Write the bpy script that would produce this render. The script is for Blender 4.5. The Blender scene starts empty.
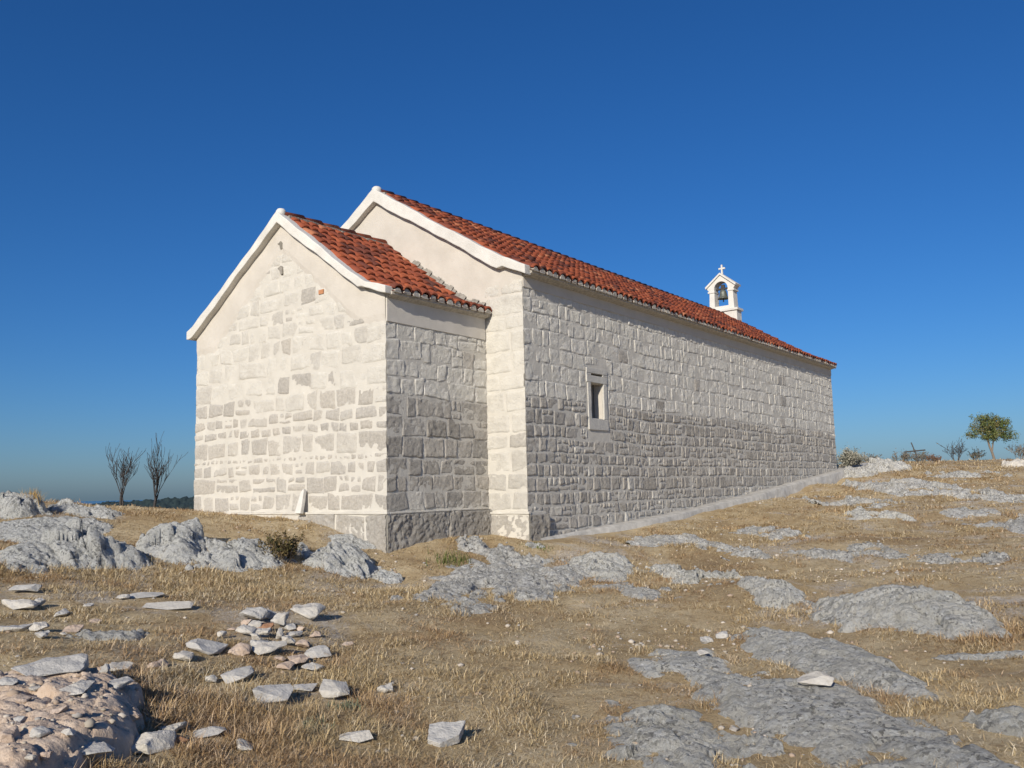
import bpy, bmesh, math, random
import numpy as np
from mathutils import Vector, Matrix

# ------------------------------------------------------------------ scene, camera, light
S = bpy.context.scene
C = S.collection
random.seed(7)
RNG = np.random.default_rng(11)

EYE = np.array([0.0, 0.0, 1.6])
FPX = 873.0
VL = np.array([-665 - 512, FPX, -(516 - 384)], float)     # horizontal directions of the chapel seen from the camera
VR = np.array([1170 - 512, FPX, -(474 - 384)], float)
_L = VL / np.linalg.norm(VL); _V = VR / np.linalg.norm(VR)
_V = _V - _L * (_L @ _V); _V /= np.linalg.norm(_V)
_W = np.cross(_V, _L)
_W = _W if _W[2] > 0 else -_W
_Y = np.array([0, 1.0, 0]) - _W * _W[1]; _Y /= np.linalg.norm(_Y)
_X = np.cross(_Y, _W)
RC = np.array([_X, _Y, _W])                               # camera frame (right, forward, up) -> world
RDIR = -(RC @ _L); VDIR = RC @ _V                         # chapel axes: along its front wall, along its side wall

cam = bpy.data.cameras.new('camera'); camo = bpy.data.objects.new('camera', cam); C.objects.link(camo)
cam.sensor_width = 36.0; cam.lens = FPX / 1024 * 36.0
cam.clip_start = 0.05; cam.clip_end = 40000
M = np.eye(4)
M[:3, 0] = RC[:, 0]; M[:3, 1] = RC[:, 2]; M[:3, 2] = -RC[:, 1]; M[:3, 3] = EYE
camo.matrix_world = Matrix(M.tolist())
S.camera = camo

SUN_T = -0.27 * RDIR + 1.0 * VDIR + np.array([0, 0, -0.47])   # the way the sunlight travels
SUN_T /= np.linalg.norm(SUN_T)
elev = math.asin(-SUN_T[2]); azim = math.atan2(-SUN_T[0], -SUN_T[1])
w = bpy.data.worlds.new('World'); S.world = w; w.use_nodes = True
nt = w.node_tree
bg = nt.nodes['Background']
sky = nt.nodes.new('ShaderNodeTexSky'); sky.sky_type = 'NISHITA'; sky.sun_disc = False
sky.sun_elevation = elev; sky.sun_rotation = azim
sky.altitude = 0; sky.air_density = 1.0; sky.dust_density = 0.8; sky.ozone_density = 10.0
hs = nt.nodes.new('ShaderNodeHueSaturation'); hs.inputs['Saturation'].default_value = 1.09; hs.inputs['Hue'].default_value = .5035     # deep polarised blue of the phone picture
nt.links.new(sky.outputs[0], hs.inputs['Color']); nt.links.new(hs.outputs[0], bg.inputs[0]); bg.inputs[1].default_value = 0.088
sun = bpy.data.lights.new('sun', 'SUN'); sun.energy = 4.6; sun.angle = math.radians(0.5); sun.color = (1.0, 0.92, 0.80)
suno = bpy.data.objects.new('sun', sun); C.objects.link(suno)
suno.rotation_euler = Vector(SUN_T.tolist()).to_track_quat('-Z', 'Y').to_euler()
S.view_settings.view_transform = 'Standard'; S.view_settings.look = 'None'
S.view_settings.exposure = 0.1; S.view_settings.gamma = 1.0
S.cycles.max_bounces = 6

# ------------------------------------------------------------------ numpy noise
def _hash(ix, iy, seed):
    h = (ix.astype(np.int64) * 374761393 + iy.astype(np.int64) * 668265263 + seed * 974634777) & 0xffffffff
    h = ((h ^ (h >> 13)) * 1274126177) & 0xffffffff
    h = h ^ (h >> 16)
    return (h & 0xffff) / 65535.0

def vnoise(x, y, seed=0):
    x = np.asarray(x, float); y = np.asarray(y, float)
    ix = np.floor(x); iy = np.floor(y); fx = x - ix; fy = y - iy
    fx = fx * fx * fx * (fx * (fx * 6 - 15) + 10); fy = fy * fy * fy * (fy * (fy * 6 - 15) + 10)
    a = _hash(ix, iy, seed); b = _hash(ix + 1, iy, seed); c = _hash(ix, iy + 1, seed); d = _hash(ix + 1, iy + 1, seed)
    return (a + (b - a) * fx + (c - a) * fy + (a - b - c + d) * fx * fy) * 2 - 1

def fbm(x, y, oct=4, seed=0, gain=0.5):
    s = 0; a = 1.0; f = 1.0
    for k in range(oct):
        s = s + a * vnoise(x * f + 17.3 * k, y * f - 9.1 * k, seed + k); a *= gain; f *= 2.03
    return s

def ridged(x, y, oct=4, seed=0):
    s = 0; a = 1.0; f = 1.0
    for k in range(oct):
        s = s + a * (1 - 2 * np.abs(vnoise(x * f + 7.7 * k, y * f + 3.1 * k, seed + k))); a *= 0.5; f *= 2.1
    return s

def facets(x, y, seed=0):
    """broken-rock relief: every cell a tilted plane; also the distance to the crack between cells"""
    ix = np.floor(x); iy = np.floor(y)
    d1 = np.full(x.shape, 9.0); d2 = np.full(x.shape, 9.0); val = np.zeros(x.shape)
    for dx in (-1, 0, 1):
        for dy in (-1, 0, 1):
            cx = ix + dx; cy = iy + dy
            px = cx + _hash(cx, cy, seed); py = cy + _hash(cx, cy, seed + 1)
            ex = x - px; ey = y - py; d = np.sqrt(ex * ex + ey * ey)
            v = (_hash(cx, cy, seed + 2) - .5) + (_hash(cx, cy, seed + 3) - .5) * 1.6 * ex + (_hash(cx, cy, seed + 4) - .5) * 1.6 * ey
            near = d < d1
            d2 = np.where(near, d1, np.minimum(d2, d))
            val = np.where(near, v, val); d1 = np.where(near, d, d1)
    return val, d2 - d1

# ------------------------------------------------------------------ picture rays and terrain
def ray(px, py):
    d = RC @ np.array([px - 512.0, FPX, -(py - 384.0)])
    return d / np.hypot(d[0], d[1])

def at(px, py, D):
    d = ray(px, py); return EYE + d * D

ORG = at(387, 512, 14.5)                                   # chapel corner at plinth height
def loc(r, v, z): return ORG + RDIR * r + VDIR * v + np.array([0, 0, z])

_cp = [(0, 0, 0), (-3, 0, .05), (3, 0, .1), (0, -6, -.3), (-8, -6, -.2), (8, -6, 0), (-14, 0, .2), (14, 0, .6)]
for px, py, D in [(512, 768, 5.2), (250, 768, 5.1), (800, 768, 5.2), (1020, 768, 5.3), (0, 768, 5.0),
                  (512, 690, 6.7), (250, 690, 6.4), (760, 690, 6.9), (1000, 690, 7.0), (100, 690, 6.1),
                  (512, 630, 9.0), (300, 630, 8.4), (700, 630, 9.4), (900, 640, 8.6), (1020, 620, 9.5), (60, 630, 8.0),
                  (389, 580, 13.0), (250, 580, 12.0), (100, 580, 11.6), (10, 580, 11.2), (520, 580, 12.6), (620, 575, 13.5), (760, 580, 12.5), (900, 570, 13.5), (1020, 560, 14),
                  (389, 556, 14.5), (30, 520, 15.0), (100, 521, 15.2), (190, 516, 15.6),
                  (100, 507, 17.4), (30, 506, 17.2), (-80, 504, 17), (170, 507, 17.8),
                  (130, 514, 22), (30, 516, 22), (-100, 520, 22),
                  (620, 549, 16.2), (720, 521, 21.0), (800, 500, 26.5), (830, 492, 30),
                  (760, 540, 17.5), (900, 520, 20), (1000, 520, 20), (900, 490, 27), (1010, 490, 27), (1100, 500, 25),
                  (870, 463, 37), (930, 461.5, 38), (1000, 460.5, 39), (1100, 460, 38), (1200, 470, 34),
                  (880, 466, 46), (1000, 466, 46), (1150, 466, 46)]:
    _cp.append(tuple(at(px, py, D)))
for r, v, z in [(-5.4, -.05, -.03), (-4, -.1, -.03), (-2.3, -.1, -.06), (-1.1, -.15, -.3), (-.2, -.2, -.66), (.3, .6, -.66), (.25, 1.8, -.52), (1.3, 2.4, -.56),
                (1.15, 2.8, -.62), (1.25, 4, -.58), (1.45, 5.2, -.60), (1.45, 9, -.37), (1.6, 13, -.05), (1.6, 17, .3), (1.6, 21, .6), (1.6, 25, .9), (-2, 25, .9), (-8, 25, .5), (-9, 10, 0), (-8, 3, 0),
                (-6.8, -.3, .0), (-3, 12, 0), (-2, 35, .5), (-14, 20, -.8), (-20, 40, -2.5), (-3, 3, -.2)]:
    _cp.append(tuple(loc(r, v, z)))
_cp = np.array(_cp)
def _fit():
    P = _cp[:, :2] / 10.0; n = len(P)
    d = np.sqrt(((P[:, None] - P[None]) ** 2).sum(-1))
    K = d + 0.0 * np.eye(n)
    A = np.zeros((n + 3, n + 3)); A[:n, :n] = K - 0.004 * np.eye(n)
    A[:n, n] = 1; A[:n, n + 1:] = P; A[n, :n] = 1; A[n + 1:, :n] = P.T
    b = np.zeros(n + 3); b[:n] = _cp[:, 2]
    return np.linalg.solve(A, b)
_wt = _fit()
def _sm(a, b, x):
    t = np.clip((x - a) / (b - a), 0, 1); return t * t * (3 - 2 * t)

def ground(x, y, fine=True):
    x = np.atleast_1d(np.asarray(x, float)); y = np.atleast_1d(np.asarray(y, float))
    D = np.hypot(x, y)
    k = np.minimum(1, 60.0 / np.maximum(D, 1e-6)); qx = x * k / 10; qy = y * k / 10
    z = _wt[-3] + _wt[-2] * qx + _wt[-1] * qy
    out = z.copy()
    P = _cp[:, :2] / 10.0
    for i in range(len(P)):
        out += _wt[i] * np.sqrt((qx - P[i, 0]) ** 2 + (qy - P[i, 1]) ** 2 + 0.0016)
    t = _sm(42, 150, D)
    far = -34 + 6 * fbm(x / 300, y / 300, 3, 5)
    z = out * (1 - t) + far * t
    z = z - 60 * _sm(1500, 3500, D)
    if fine:
        z = z + (0.05 * fbm(x / 1.6, y / 1.6, 3, 21) + 0.018 * fbm(x / .3, y / .3, 3, 22)) * _sm(0.0, 4.0, D) * (1 - t)
    return z

def G(px, py):
    """where the sight line through a picture point meets the ground"""
    d = ray(px, py); Ds = np.concatenate([np.arange(2.5, 20, .05), np.arange(20, 60, .1)])
    zz = EYE[2] + d[2] * Ds; g = ground(d[0] * Ds, d[1] * Ds, False)
    i = int(np.argmax(zz <= g)) if (zz <= g).any() else len(Ds) - 1
    D = Ds[i]; return np.array([d[0] * D, d[1] * D, g[i]]), D

# ------------------------------------------------------------------ object helpers
def link(name, me, mat=None, parent=None):
    o = bpy.data.objects.new(name, me); C.objects.link(o)
    if mat is not None:
        for m in (mat if isinstance(mat, (list, tuple)) else [mat]): me.materials.append(m)
    if parent is not None: o.parent = parent
    return o

def tag(o, label=None, cat=None, group=None, kind=None):
    if label: o['label'] = label
    if cat: o['category'] = cat
    if group: o['group'] = group
    if kind: o['kind'] = kind
    return o

def empty(name, p, rz=0.0):
    o = bpy.data.objects.new(name, None); C.objects.link(o); o.location = [float(q) for q in p]; o.rotation_euler = (0, 0, rz)
    o.empty_display_size = .2
    return o

def np_mesh(name, V, F, smooth=False, attr=None):
    """V (n,3); F list of (m,k) integer arrays; attr dict name -> (n,4) point colours"""
    me = bpy.data.meshes.new(name)
    V = np.asarray(V, np.float32)
    me.vertices.add(len(V)); me.vertices.foreach_set('co', V.ravel())
    loops = []; starts = []; tot = 0
    for f in F:
        f = np.asarray(f, np.int32)
        if len(f) == 0: continue
        k = f.shape[1]
        loops.append(f.ravel()); starts.append(tot + np.arange(len(f)) * k); tot += f.size
    loops = np.concatenate(loops); starts = np.concatenate(starts).astype(np.int32)
    me.loops.add(len(loops)); me.loops.foreach_set('vertex_index', loops)
    me.polygons.add(len(starts)); me.polygons.foreach_set('loop_start', starts)
    if smooth: me.polygons.foreach_set('use_smooth', np.ones(len(starts), bool))
    me.update(calc_edges=True); me.validate()
    if attr:
        for k, a in attr.items():
            at_ = me.color_attributes.new(k, 'FLOAT_COLOR', 'POINT')
            at_.data.foreach_set('color', np.asarray(a, np.float32).ravel())
    return me

def grid_faces(nu, nv, off=0):
    i = np.arange(nu - 1)[:, None] * nv + np.arange(nv - 1)[None] + off
    i = i.ravel()
    return np.stack([i, i + nv, i + nv + 1, i + 1], 1)

class MB:
    """collects boxes, prisms and tubes into ONE mesh"""
    def __init__(s): s.v = []; s.f = []
    def add(s, V, F):
        o = len(s.v); s.v += [tuple(map(float, q)) for q in V]; s.f += [tuple(i + o for i in f) for f in F]; return s
    def box(s, a, b):
        x0, y0, z0 = a; x1, y1, z1 = b
        V = [(x0, y0, z0), (x1, y0, z0), (x1, y1, z0), (x0, y1, z0), (x0, y0, z1), (x1, y0, z1), (x1, y1, z1), (x0, y1, z1)]
        return s.add(V, [(0, 3, 2, 1), (4, 5, 6, 7), (0, 1, 5, 4), (1, 2, 6, 5), (2, 3, 7, 6), (3, 0, 4, 7)])
    def prism(s, poly, y0, y1):
        """polygon in (x,z) pushed from y0 to y1"""
        n = len(poly)
        V = [(p[0], y0, p[1]) for p in poly] + [(p[0], y1, p[1]) for p in poly]
        F = [tuple(range(n)), tuple(range(2 * n - 1, n - 1, -1))] + [(i, i + n, (i + 1) % n + n, (i + 1) % n) for i in range(n)]
        return s.add(V, F)
    def tube(s, pts, rad, n=6):
        pts = [np.asarray(p, float) for p in pts]; V = []; F = []
        for i, p in enumerate(pts):
            t = pts[min(i + 1, len(pts) - 1)] - pts[max(i - 1, 0)]; t = t / (np.linalg.norm(t) + 1e-9)
            a = np.cross(t, [0.3, .9, .2]); a /= np.linalg.norm(a) + 1e-9; b = np.cross(t, a)
            r = rad[i] if hasattr(rad, '__len__') else rad
            for k in range(n):
                q = 2 * math.pi * k / n; V.append(p + r * (a * math.cos(q) + b * math.sin(q)))
        for i in range(len(pts) - 1):
            for k in range(n):
                F.append((i * n + k, i * n + (k + 1) % n, (i + 1) * n + (k + 1) % n, (i + 1) * n + k))
        F.append(tuple(range(n - 1, -1, -1))); F.append(tuple((len(pts) - 1) * n + k for k in range(n)))
        return s.add(V, F)
    def lathe(s, prof, c, n=20):
        V = []; F = []
        for r, z in prof:
            for k in range(n):
                q = 2 * math.pi * k / n; V.append((c[0] + r * math.cos(q), c[1] + r * math.sin(q), c[2] + z))
        for i in range(len(prof) - 1):
            for k in range(n): F.append((i * n + k, i * n + (k + 1) % n, (i + 1) * n + (k + 1) % n, (i + 1) * n + k))
        return s.add(V, F)
    def build(s, name, mat, parent=None, bevel=0, smooth=False, rough=0, seg=.12):
        me = bpy.data.meshes.new(name); me.from_pydata(s.v, [], s.f); me.update()
        bm = bmesh.new(); bm.from_mesh(me)
        bmesh.ops.recalc_face_normals(bm, faces=bm.faces)
        if bevel:
            es = [e for e in bm.edges if len(e.link_faces) == 2 and e.calc_face_angle(0) > .5]
            bmesh.ops.bevel(bm, geom=es, offset=bevel, segments=2, profile=.6, affect='EDGES')
        if rough:
            for _ in range(6):
                es = [e for e in bm.edges if e.calc_length() > seg]
                if not es: break
                bmesh.ops.subdivide_edges(bm, edges=es, cuts=1)
            bmesh.ops.triangulate(bm, faces=[f for f in bm.faces if len(f.verts) > 4])
            bm.normal_update()
            co = np.array([v.co[:] for v in bm.verts])
            n1 = vnoise(co[:, 0] * 5 + co[:, 2] * 3.1, co[:, 1] * 5 + co[:, 2] * 4.3, 3) + .5 * vnoise(co[:, 0] * 13 + co[:, 2] * 9, co[:, 1] * 13 - co[:, 2] * 11, 4)
            for v, q in zip(bm.verts, n1): v.co += v.normal * float(q) * rough
        bm.to_mesh(me); bm.free()
        if smooth: me.shade_smooth()
        return link(name, me, mat, parent)

# ------------------------------------------------------------------ materials
def newmat(name):
    m = bpy.data.materials.new(name); m.use_nodes = True; t = m.node_tree
    b = t.nodes['Principled BSDF']; b.inputs['Roughness'].default_value = .85
    b.inputs['Specular IOR Level'].default_value = .25
    return m, t, b
def nd(t, typ, **kw):
    n = t.nodes.new(typ)
    for k, v in kw.items():
        if k in n.inputs.keys() and not hasattr(n, k): n.inputs[k].default_value = v
        else: setattr(n, k, v)
    return n
def noise(t, scale, detail=5, rough=.6, vec=None, dist=0):
    n = t.nodes.new('ShaderNodeTexNoise'); n.inputs['Scale'].default_value = scale; n.inputs['Detail'].default_value = detail
    n.inputs['Roughness'].default_value = rough; n.inputs['Distortion'].default_value = dist
    if vec is None: vec = coord(t)
    t.links.new(vec, n.inputs['Vector']); return n.outputs['Fac']
def coord(t):
    for n in t.nodes:
        if n.type == 'TEX_COORD': return n.outputs['Object']
    return t.nodes.new('ShaderNodeTexCoord').outputs['Object']
def gpos(t):
    for n in t.nodes:
        if n.type == 'NEW_GEOMETRY': return n.outputs['Position']
    return t.nodes.new('ShaderNodeNewGeometry').outputs['Position']
def ramp(t, fac, stops):
    r = t.nodes.new('ShaderNodeValToRGB'); e = r.color_ramp.elements
    while len(e) < len(stops): e.new(.5)
    for q, (p, c) in zip(e, stops):
        q.position = p; q.color = (c, c, c, 1) if isinstance(c, (int, float)) else (*c, 1)
    t.links.new(fac, r.inputs[0]); return r.outputs[0]
def mix(t, fac, a, b, mode='MIX'):
    m = t.nodes.new('ShaderNodeMix'); m.data_type = 'RGBA'; m.blend_type = mode
    for s, q in ((0, fac), (6, a), (7, b)):
        if isinstance(q, (int, float)): m.inputs[s].default_value = q
        elif isinstance(q, tuple): m.inputs[s].default_value = (*q, 1)
        else: t.links.new(q, m.inputs[s])
    return m.outputs[2]
def bump(t, b, h, strength=.5, dist=.02):
    n = t.nodes.new('ShaderNodeBump'); n.inputs['Strength'].default_value = strength; n.inputs['Distance'].default_value = dist
    t.links.new(h, n.inputs['Height']); t.links.new(n.outputs[0], b.inputs['Normal'])
def addv(t, a, b, k=1.0):
    m = t.nodes.new('ShaderNodeMath'); m.operation = 'MULTIPLY_ADD'
    t.links.new(b, m.inputs[0]); m.inputs[1].default_value = k; t.links.new(a, m.inputs[2]); return m.outputs[0]
def attr(t, name):
    a = t.nodes.new('ShaderNodeAttribute'); a.attribute_name = name; return a.outputs['Color']
def sep(t, c):
    s = t.nodes.new('ShaderNodeSeparateColor'); t.links.new(c, s.inputs[0]); return s.outputs
def setc(t, b, c): t.links.new(c, b.inputs['Base Color'])

LIME = (.665, .635, .56)
def mat_masonry(name='limewashed_stone', lime1=(.555, .525, .46), lime2=None, k=1.0):
    m, t, b = newmat(name); lime2 = lime2 or LIME
    a = sep(t, attr(t, 'stone'))                       # R: limewash cover, G: tone, B: warm/cool
    stone = mix(t, a[1], tuple(k * q for q in (.27, .245, .205)), tuple(k * q for q in (.52, .475, .40)))
    stone = mix(t, a[2], stone, mix(t, .35, stone, (.36, .355, .34)))
    sp = noise(t, 22, 6, .7)
    stone = mix(t, ramp(t, sp, [(.35, 0), (.65, 1)]), mix(t, .3, stone, (.20, .19, .18)), mix(t, .25, stone, (.66, .63, .57)))
    n2 = noise(t, 9, 6, .7)
    fac = addv(t, a[0], n2, .55)
    fac = addv(t, fac, noise(t, 2.3, 4, .6), .30)
    f = ramp(t, fac, [(.58, 0), (1.20, 1)])
    lime = mix(t, ramp(t, noise(t, 4, 5, .65), [(.35, 0), (.7, 1)]), lime1, lime2)
    setc(t, b, mix(t, f, stone, lime))
    h = addv(t, noise(t, 60, 6, .75), noise(t, 17, 5, .7), 1.6)
    bump(t, b, h, .75, .022)
    return m
def mat_plaster(name, c1, c2, bs=.25):
    m, t, b = newmat(name)
    setc(t, b, mix(t, ramp(t, noise(t, 2.2, 6, .65), [(.35, 0), (.7, 1)]), c1, c2))
    bump(t, b, addv(t, noise(t, 40, 5, .6), noise(t, 5, 3, .5), 1.5), bs, .02)
    return m
def mat_tile():
    m, t, b = newmat('terracotta_tile')
    a = sep(t, attr(t, 'tile'))
    c = ramp(t, a[0], [(0, (.09, .036, .028)), (.12, (.17, .050, .030)), (.45, (.28, .070, .032)), (.8, (.36, .095, .040)), (1, (.44, .17, .085))])
    n = noise(t, 14, 6, .7)
    c = mix(t, ramp(t, n, [(.48, 0), (.75, .7)]), c, (.17, .055, .04))
    c = mix(t, ramp(t, noise(t, 37, 5, .7), [(.62, 0), (.75, .5)]), c, (.42, .27, .18))
    setc(t, b, c); b.inputs['Roughness'].default_value = .8
    bump(t, b, noise(t, 60, 5, .6), .3, .01)
    return m
def mat_rock(name, pale, dark, lichen=.5):
    m, t, b = newmat(name)
    p = gpos(t)
    n1 = noise(t, 1.7, 7, .68, p, .4)
    c = mix(t, ramp(t, n1, [(.34, 0), (.66, 1)]), dark, pale)
    n2 = noise(t, 9, 10, .86, p, .3)
    c = mix(t, ramp(t, n2, [(.52, 0), (.575, lichen)]), c, (.68, .685, .65))
    n3 = noise(t, 12, 10, .88, p, .2)
    c = mix(t, ramp(t, n3, [(.35, .9), (.415, 0)]), c, (.085, .085, .08))
    n5 = noise(t, 3.1, 7, .75, p, .6)
    c = mix(t, ramp(t, n5, [(.30, .5), (.40, 0)]), c, (.24, .245, .235))
    for sc_, thr, cc, amt in ((38, .80, (.80, .80, .76), .75), (52, .84, (.10, .10, .095), .7), (17, .86, (.74, .735, .69), .6), (21, .90, (.15, .15, .14), .6)):
        vo = t.nodes.new('ShaderNodeTexVoronoi'); vo.inputs['Scale'].default_value = sc_; vo.inputs['Randomness'].default_value = 1.0
        wp = nd(t, 'ShaderNodeVectorMath'); wp.operation = 'MULTIPLY_ADD'; wn = t.nodes.new('ShaderNodeTexNoise'); wn.inputs['Scale'].default_value = sc_ * 1.3
        t.links.new(p, wn.inputs['Vector']); t.links.new(wn.outputs['Color'], wp.inputs[0]); k_ = 1.1 / sc_; wp.inputs[1].default_value = (k_, k_, k_); t.links.new(p, wp.inputs[2])
        t.links.new(wp.outputs[0], vo.inputs['Vector'])
        so = sep(t, vo.outputs['Color'])
        big_ = ramp(t, noise(t, 2.6, 5, .7, p, .5), [(.38, .25), (.62, 1)])
        mm = t.nodes.new('ShaderNodeMath'); mm.operation = 'MULTIPLY'; t.links.new(ramp(t, so[0], [(thr - .01, 0), (thr + .01, amt)]), mm.inputs[0]); t.links.new(big_, mm.inputs[1])
        c = mix(t, mm.outputs[0], c, cc)
    n4 = noise(t, 5.3, 6, .7, p, 1.0)
    c = mix(t, ramp(t, n4, [(.62, 0), (.74, .45)]), c, (.34, .26, .16))
    setc(t, b, c)
    h = addv(t, noise(t, 40, 9, .85, p), noise(t, 11, 8, .78, p), 1.5)
    bump(t, b, h, 1.0, .05)
    b.inputs['Roughness'].default_value = .95
    return m
def mat_loose(name, c1, c2, stain=(.33, .25, .16)):
    m, t, b = newmat(name)
    p = gpos(t)
    c = mix(t, ramp(t, noise(t, 9, 7, .7, p), [(.35, 0), (.68, 1)]), c1, c2)
    c = mix(t, ramp(t, noise(t, 22, 6, .7, p), [(.58, 0), (.72, .55)]), c, stain)
    setc(t, b, c); bump(t, b, addv(t, noise(t, 60, 7, .7, p), noise(t, 15, 5, .6, p), 2), .6, .012)
    b.inputs['Roughness'].default_value = .95
    return m
def mat_ground():
    m, t, b = newmat('dry_ground')
    p = gpos(t)
    n1 = noise(t, .55, 6, .65, p, .5)
    c = ramp(t, n1, [(.30, (.34, .235, .13)), (.43, (.49, .37, .21)), (.56, (.62, .50, .31)), (.70, (.60, .50, .345))])
    n2 = noise(t, 6.5, 8, .75, p)
    c = mix(t, ramp(t, n2, [(.36, .7), (.50, 0)]), c, (.30, .205, .11))
    gr = noise(t, .34, 6, .7, p, 1.2)
    pale = mix(t, ramp(t, noise(t, 18, 6, .75, p), [(.4, 0), (.6, 1)]), (.44, .38, .30), (.68, .63, .555))
    c = mix(t, ramp(t, gr, [(.53, 0), (.63, .8)]), c, pale)
    n3 = noise(t, 34, 6, .8, p)
    c = mix(t, ramp(t, n3, [(.58, 0), (.68, .7)]), c, (.70, .60, .43))
    c = mix(t, ramp(t, noise(t, 27, 7, .85, p, .3), [(.36, .75), (.46, 0)]), c, (.24, .165, .09))
    setc(t, b, c)
    bump(t, b, addv(t, noise(t, 45, 8, .85, p), noise(t, 11, 7, .78, p), 1.6), .75, .035)
    b.inputs['Roughness'].default_value = 1.0; b.inputs['Specular IOR Level'].default_value = .05
    return m
def mat_attr(name, attrn='tint', rough=.9, bs=None):
    m, t, b = newmat(name); setc(t, b, attr(t, attrn)); b.inputs['Roughness'].default_value = rough
    b.inputs['Specular IOR Level'].default_value = .1
    return m
def mat_flat(name, c1, c2, scale=12, rough=.85, bs=.3, metal=0):
    m, t, b = newmat(name)
    setc(t, b, mix(t, ramp(t, noise(t, scale, 6, .65), [(.35, 0), (.65, 1)]), c1, c2)); b.inputs['Roughness'].default_value = rough
    b.inputs['Metallic'].default_value = metal
    bump(t, b, noise(t, scale * 3, 5, .6), bs, .01)
    return m

M_STONE = mat_masonry()
M_SIDESTONE = mat_masonry('limewashed_stone_lightened', (.60, .575, .505), (.70, .67, .60), 1.12)  # limewashed stone lightened in colour to offset the side walls' grazing sun
M_MORTAR = mat_plaster('lime_mortar', (.52, .492, .43), (.61, .578, .507), .5)
M_PLASTER = mat_plaster('cream_plaster', (.50, .462, .40), (.575, .535, .47), .25)
M_WHITE = mat_plaster('white_render', (.56, .54, .49), (.69, .67, .615), .35)
M_TILE = mat_tile()
M_GREYMORTAR = mat_flat('grey_mortar', (.19, .175, .15), (.34, .31, .265), 16, .95, .6)
M_PLUG = mat_flat('eave_mortar', (.30, .275, .235), (.54, .50, .435), 18, .95, .5)
M_ROCK = mat_rock('lichened_limestone', (.75, .745, .69), (.56, .56, .52), .8)
M_ROCKPALE = mat_rock('pale_outcrop_stone', (.63, .61, .56), (.43, .415, .375), .8)
M_ROCKFLAT = mat_rock('weathered_outcrop_stone', (.74, .715, .635), (.54, .525, .465), .85)
M_LOOSE = mat_loose('pale_field_stone', (.44, .41, .355), (.58, .55, .49))
M_GREYST = mat_loose('grey_field_stone', (.36, .35, .325), (.52, .50, .46))
M_PINK = mat_loose('pinkish_field_stone', (.42, .32, .245), (.56, .46, .37), (.33, .19, .12))
M_RED = mat_loose('reddish_field_stone', (.30, .16, .09), (.40, .25, .16), (.24, .12, .07))
M_GROUND = mat_ground()
M_GRASS = mat_attr('dry_grass_blades')
M_CONC = mat_flat('pale_concrete', (.38, .36, .32), (.56, .535, .48), 5, .95, .7)
M_BARK = mat_flat('dark_bark', (.040, .036, .036), (.075, .068, .064), 30)
M_TRUNK = mat_flat('tree_bark', (.15, .12, .09), (.24, .20, .16), 20)
M_LEAF = mat_attr('leaves')
M_IRON = mat_flat('dark_iron', (.035, .035, .038), (.06, .058, .055), 20, .6)
M_BRONZE = mat_flat('weathered_bronze', (.11, .125, .11), (.21, .22, .185), 14, .5, .2, .5)
M_WOOD = mat_flat('blue_grey_wood', (.055, .062, .085), (.11, .125, .16), 20)
M_TRIM = mat_flat('dressed_grey_stone', (.44, .425, .385), (.58, .56, .505), 24, .9, .5)

# ------------------------------------------------------------------ ground, hills, sea
def build_ground():
    na = 640
    ang = np.linspace(-math.pi, math.pi, na, endpoint=False)
    # denser angles in front (toward +Y)
    u = np.linspace(-1, 1, na, endpoint=False); ang = math.pi * (0.42 * u + 0.58 * u ** 3)
    rad = np.concatenate([[0.3], np.geomspace(.8, 60, 300), np.geomspace(64, 6000, 60)])
    A, Rr = np.meshgrid(ang, rad, indexing='ij')
    X = Rr * np.sin(A); Y = Rr * np.cos(A)
    Z = ground(X.ravel(), Y.ravel()).reshape(X.shape)
    V = np.stack([X, Y, Z], -1).reshape(-1, 3); nr = len(rad)
    i = np.arange(na)[:, None] * nr + np.arange(nr - 1)[None]
    j = ((np.arange(na) + 1) % na)[:, None] * nr + np.arange(nr - 1)[None]
    F = np.stack([i, i + 1, j + 1, j], -1).reshape(-1, 4)
    c = np.array([[0, 0, float(ground(0, 0)[0])]]); V = np.concatenate([V, c]); ci = len(V) - 1
    a = np.arange(na) * nr
    T = np.stack([np.full(na, ci), a, np.roll(a, -1)], 1)
    me = np_mesh('ground', V, [F, T], True)
    tag(link('ground', me, M_GROUND), kind='structure')
build_ground()

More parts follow.
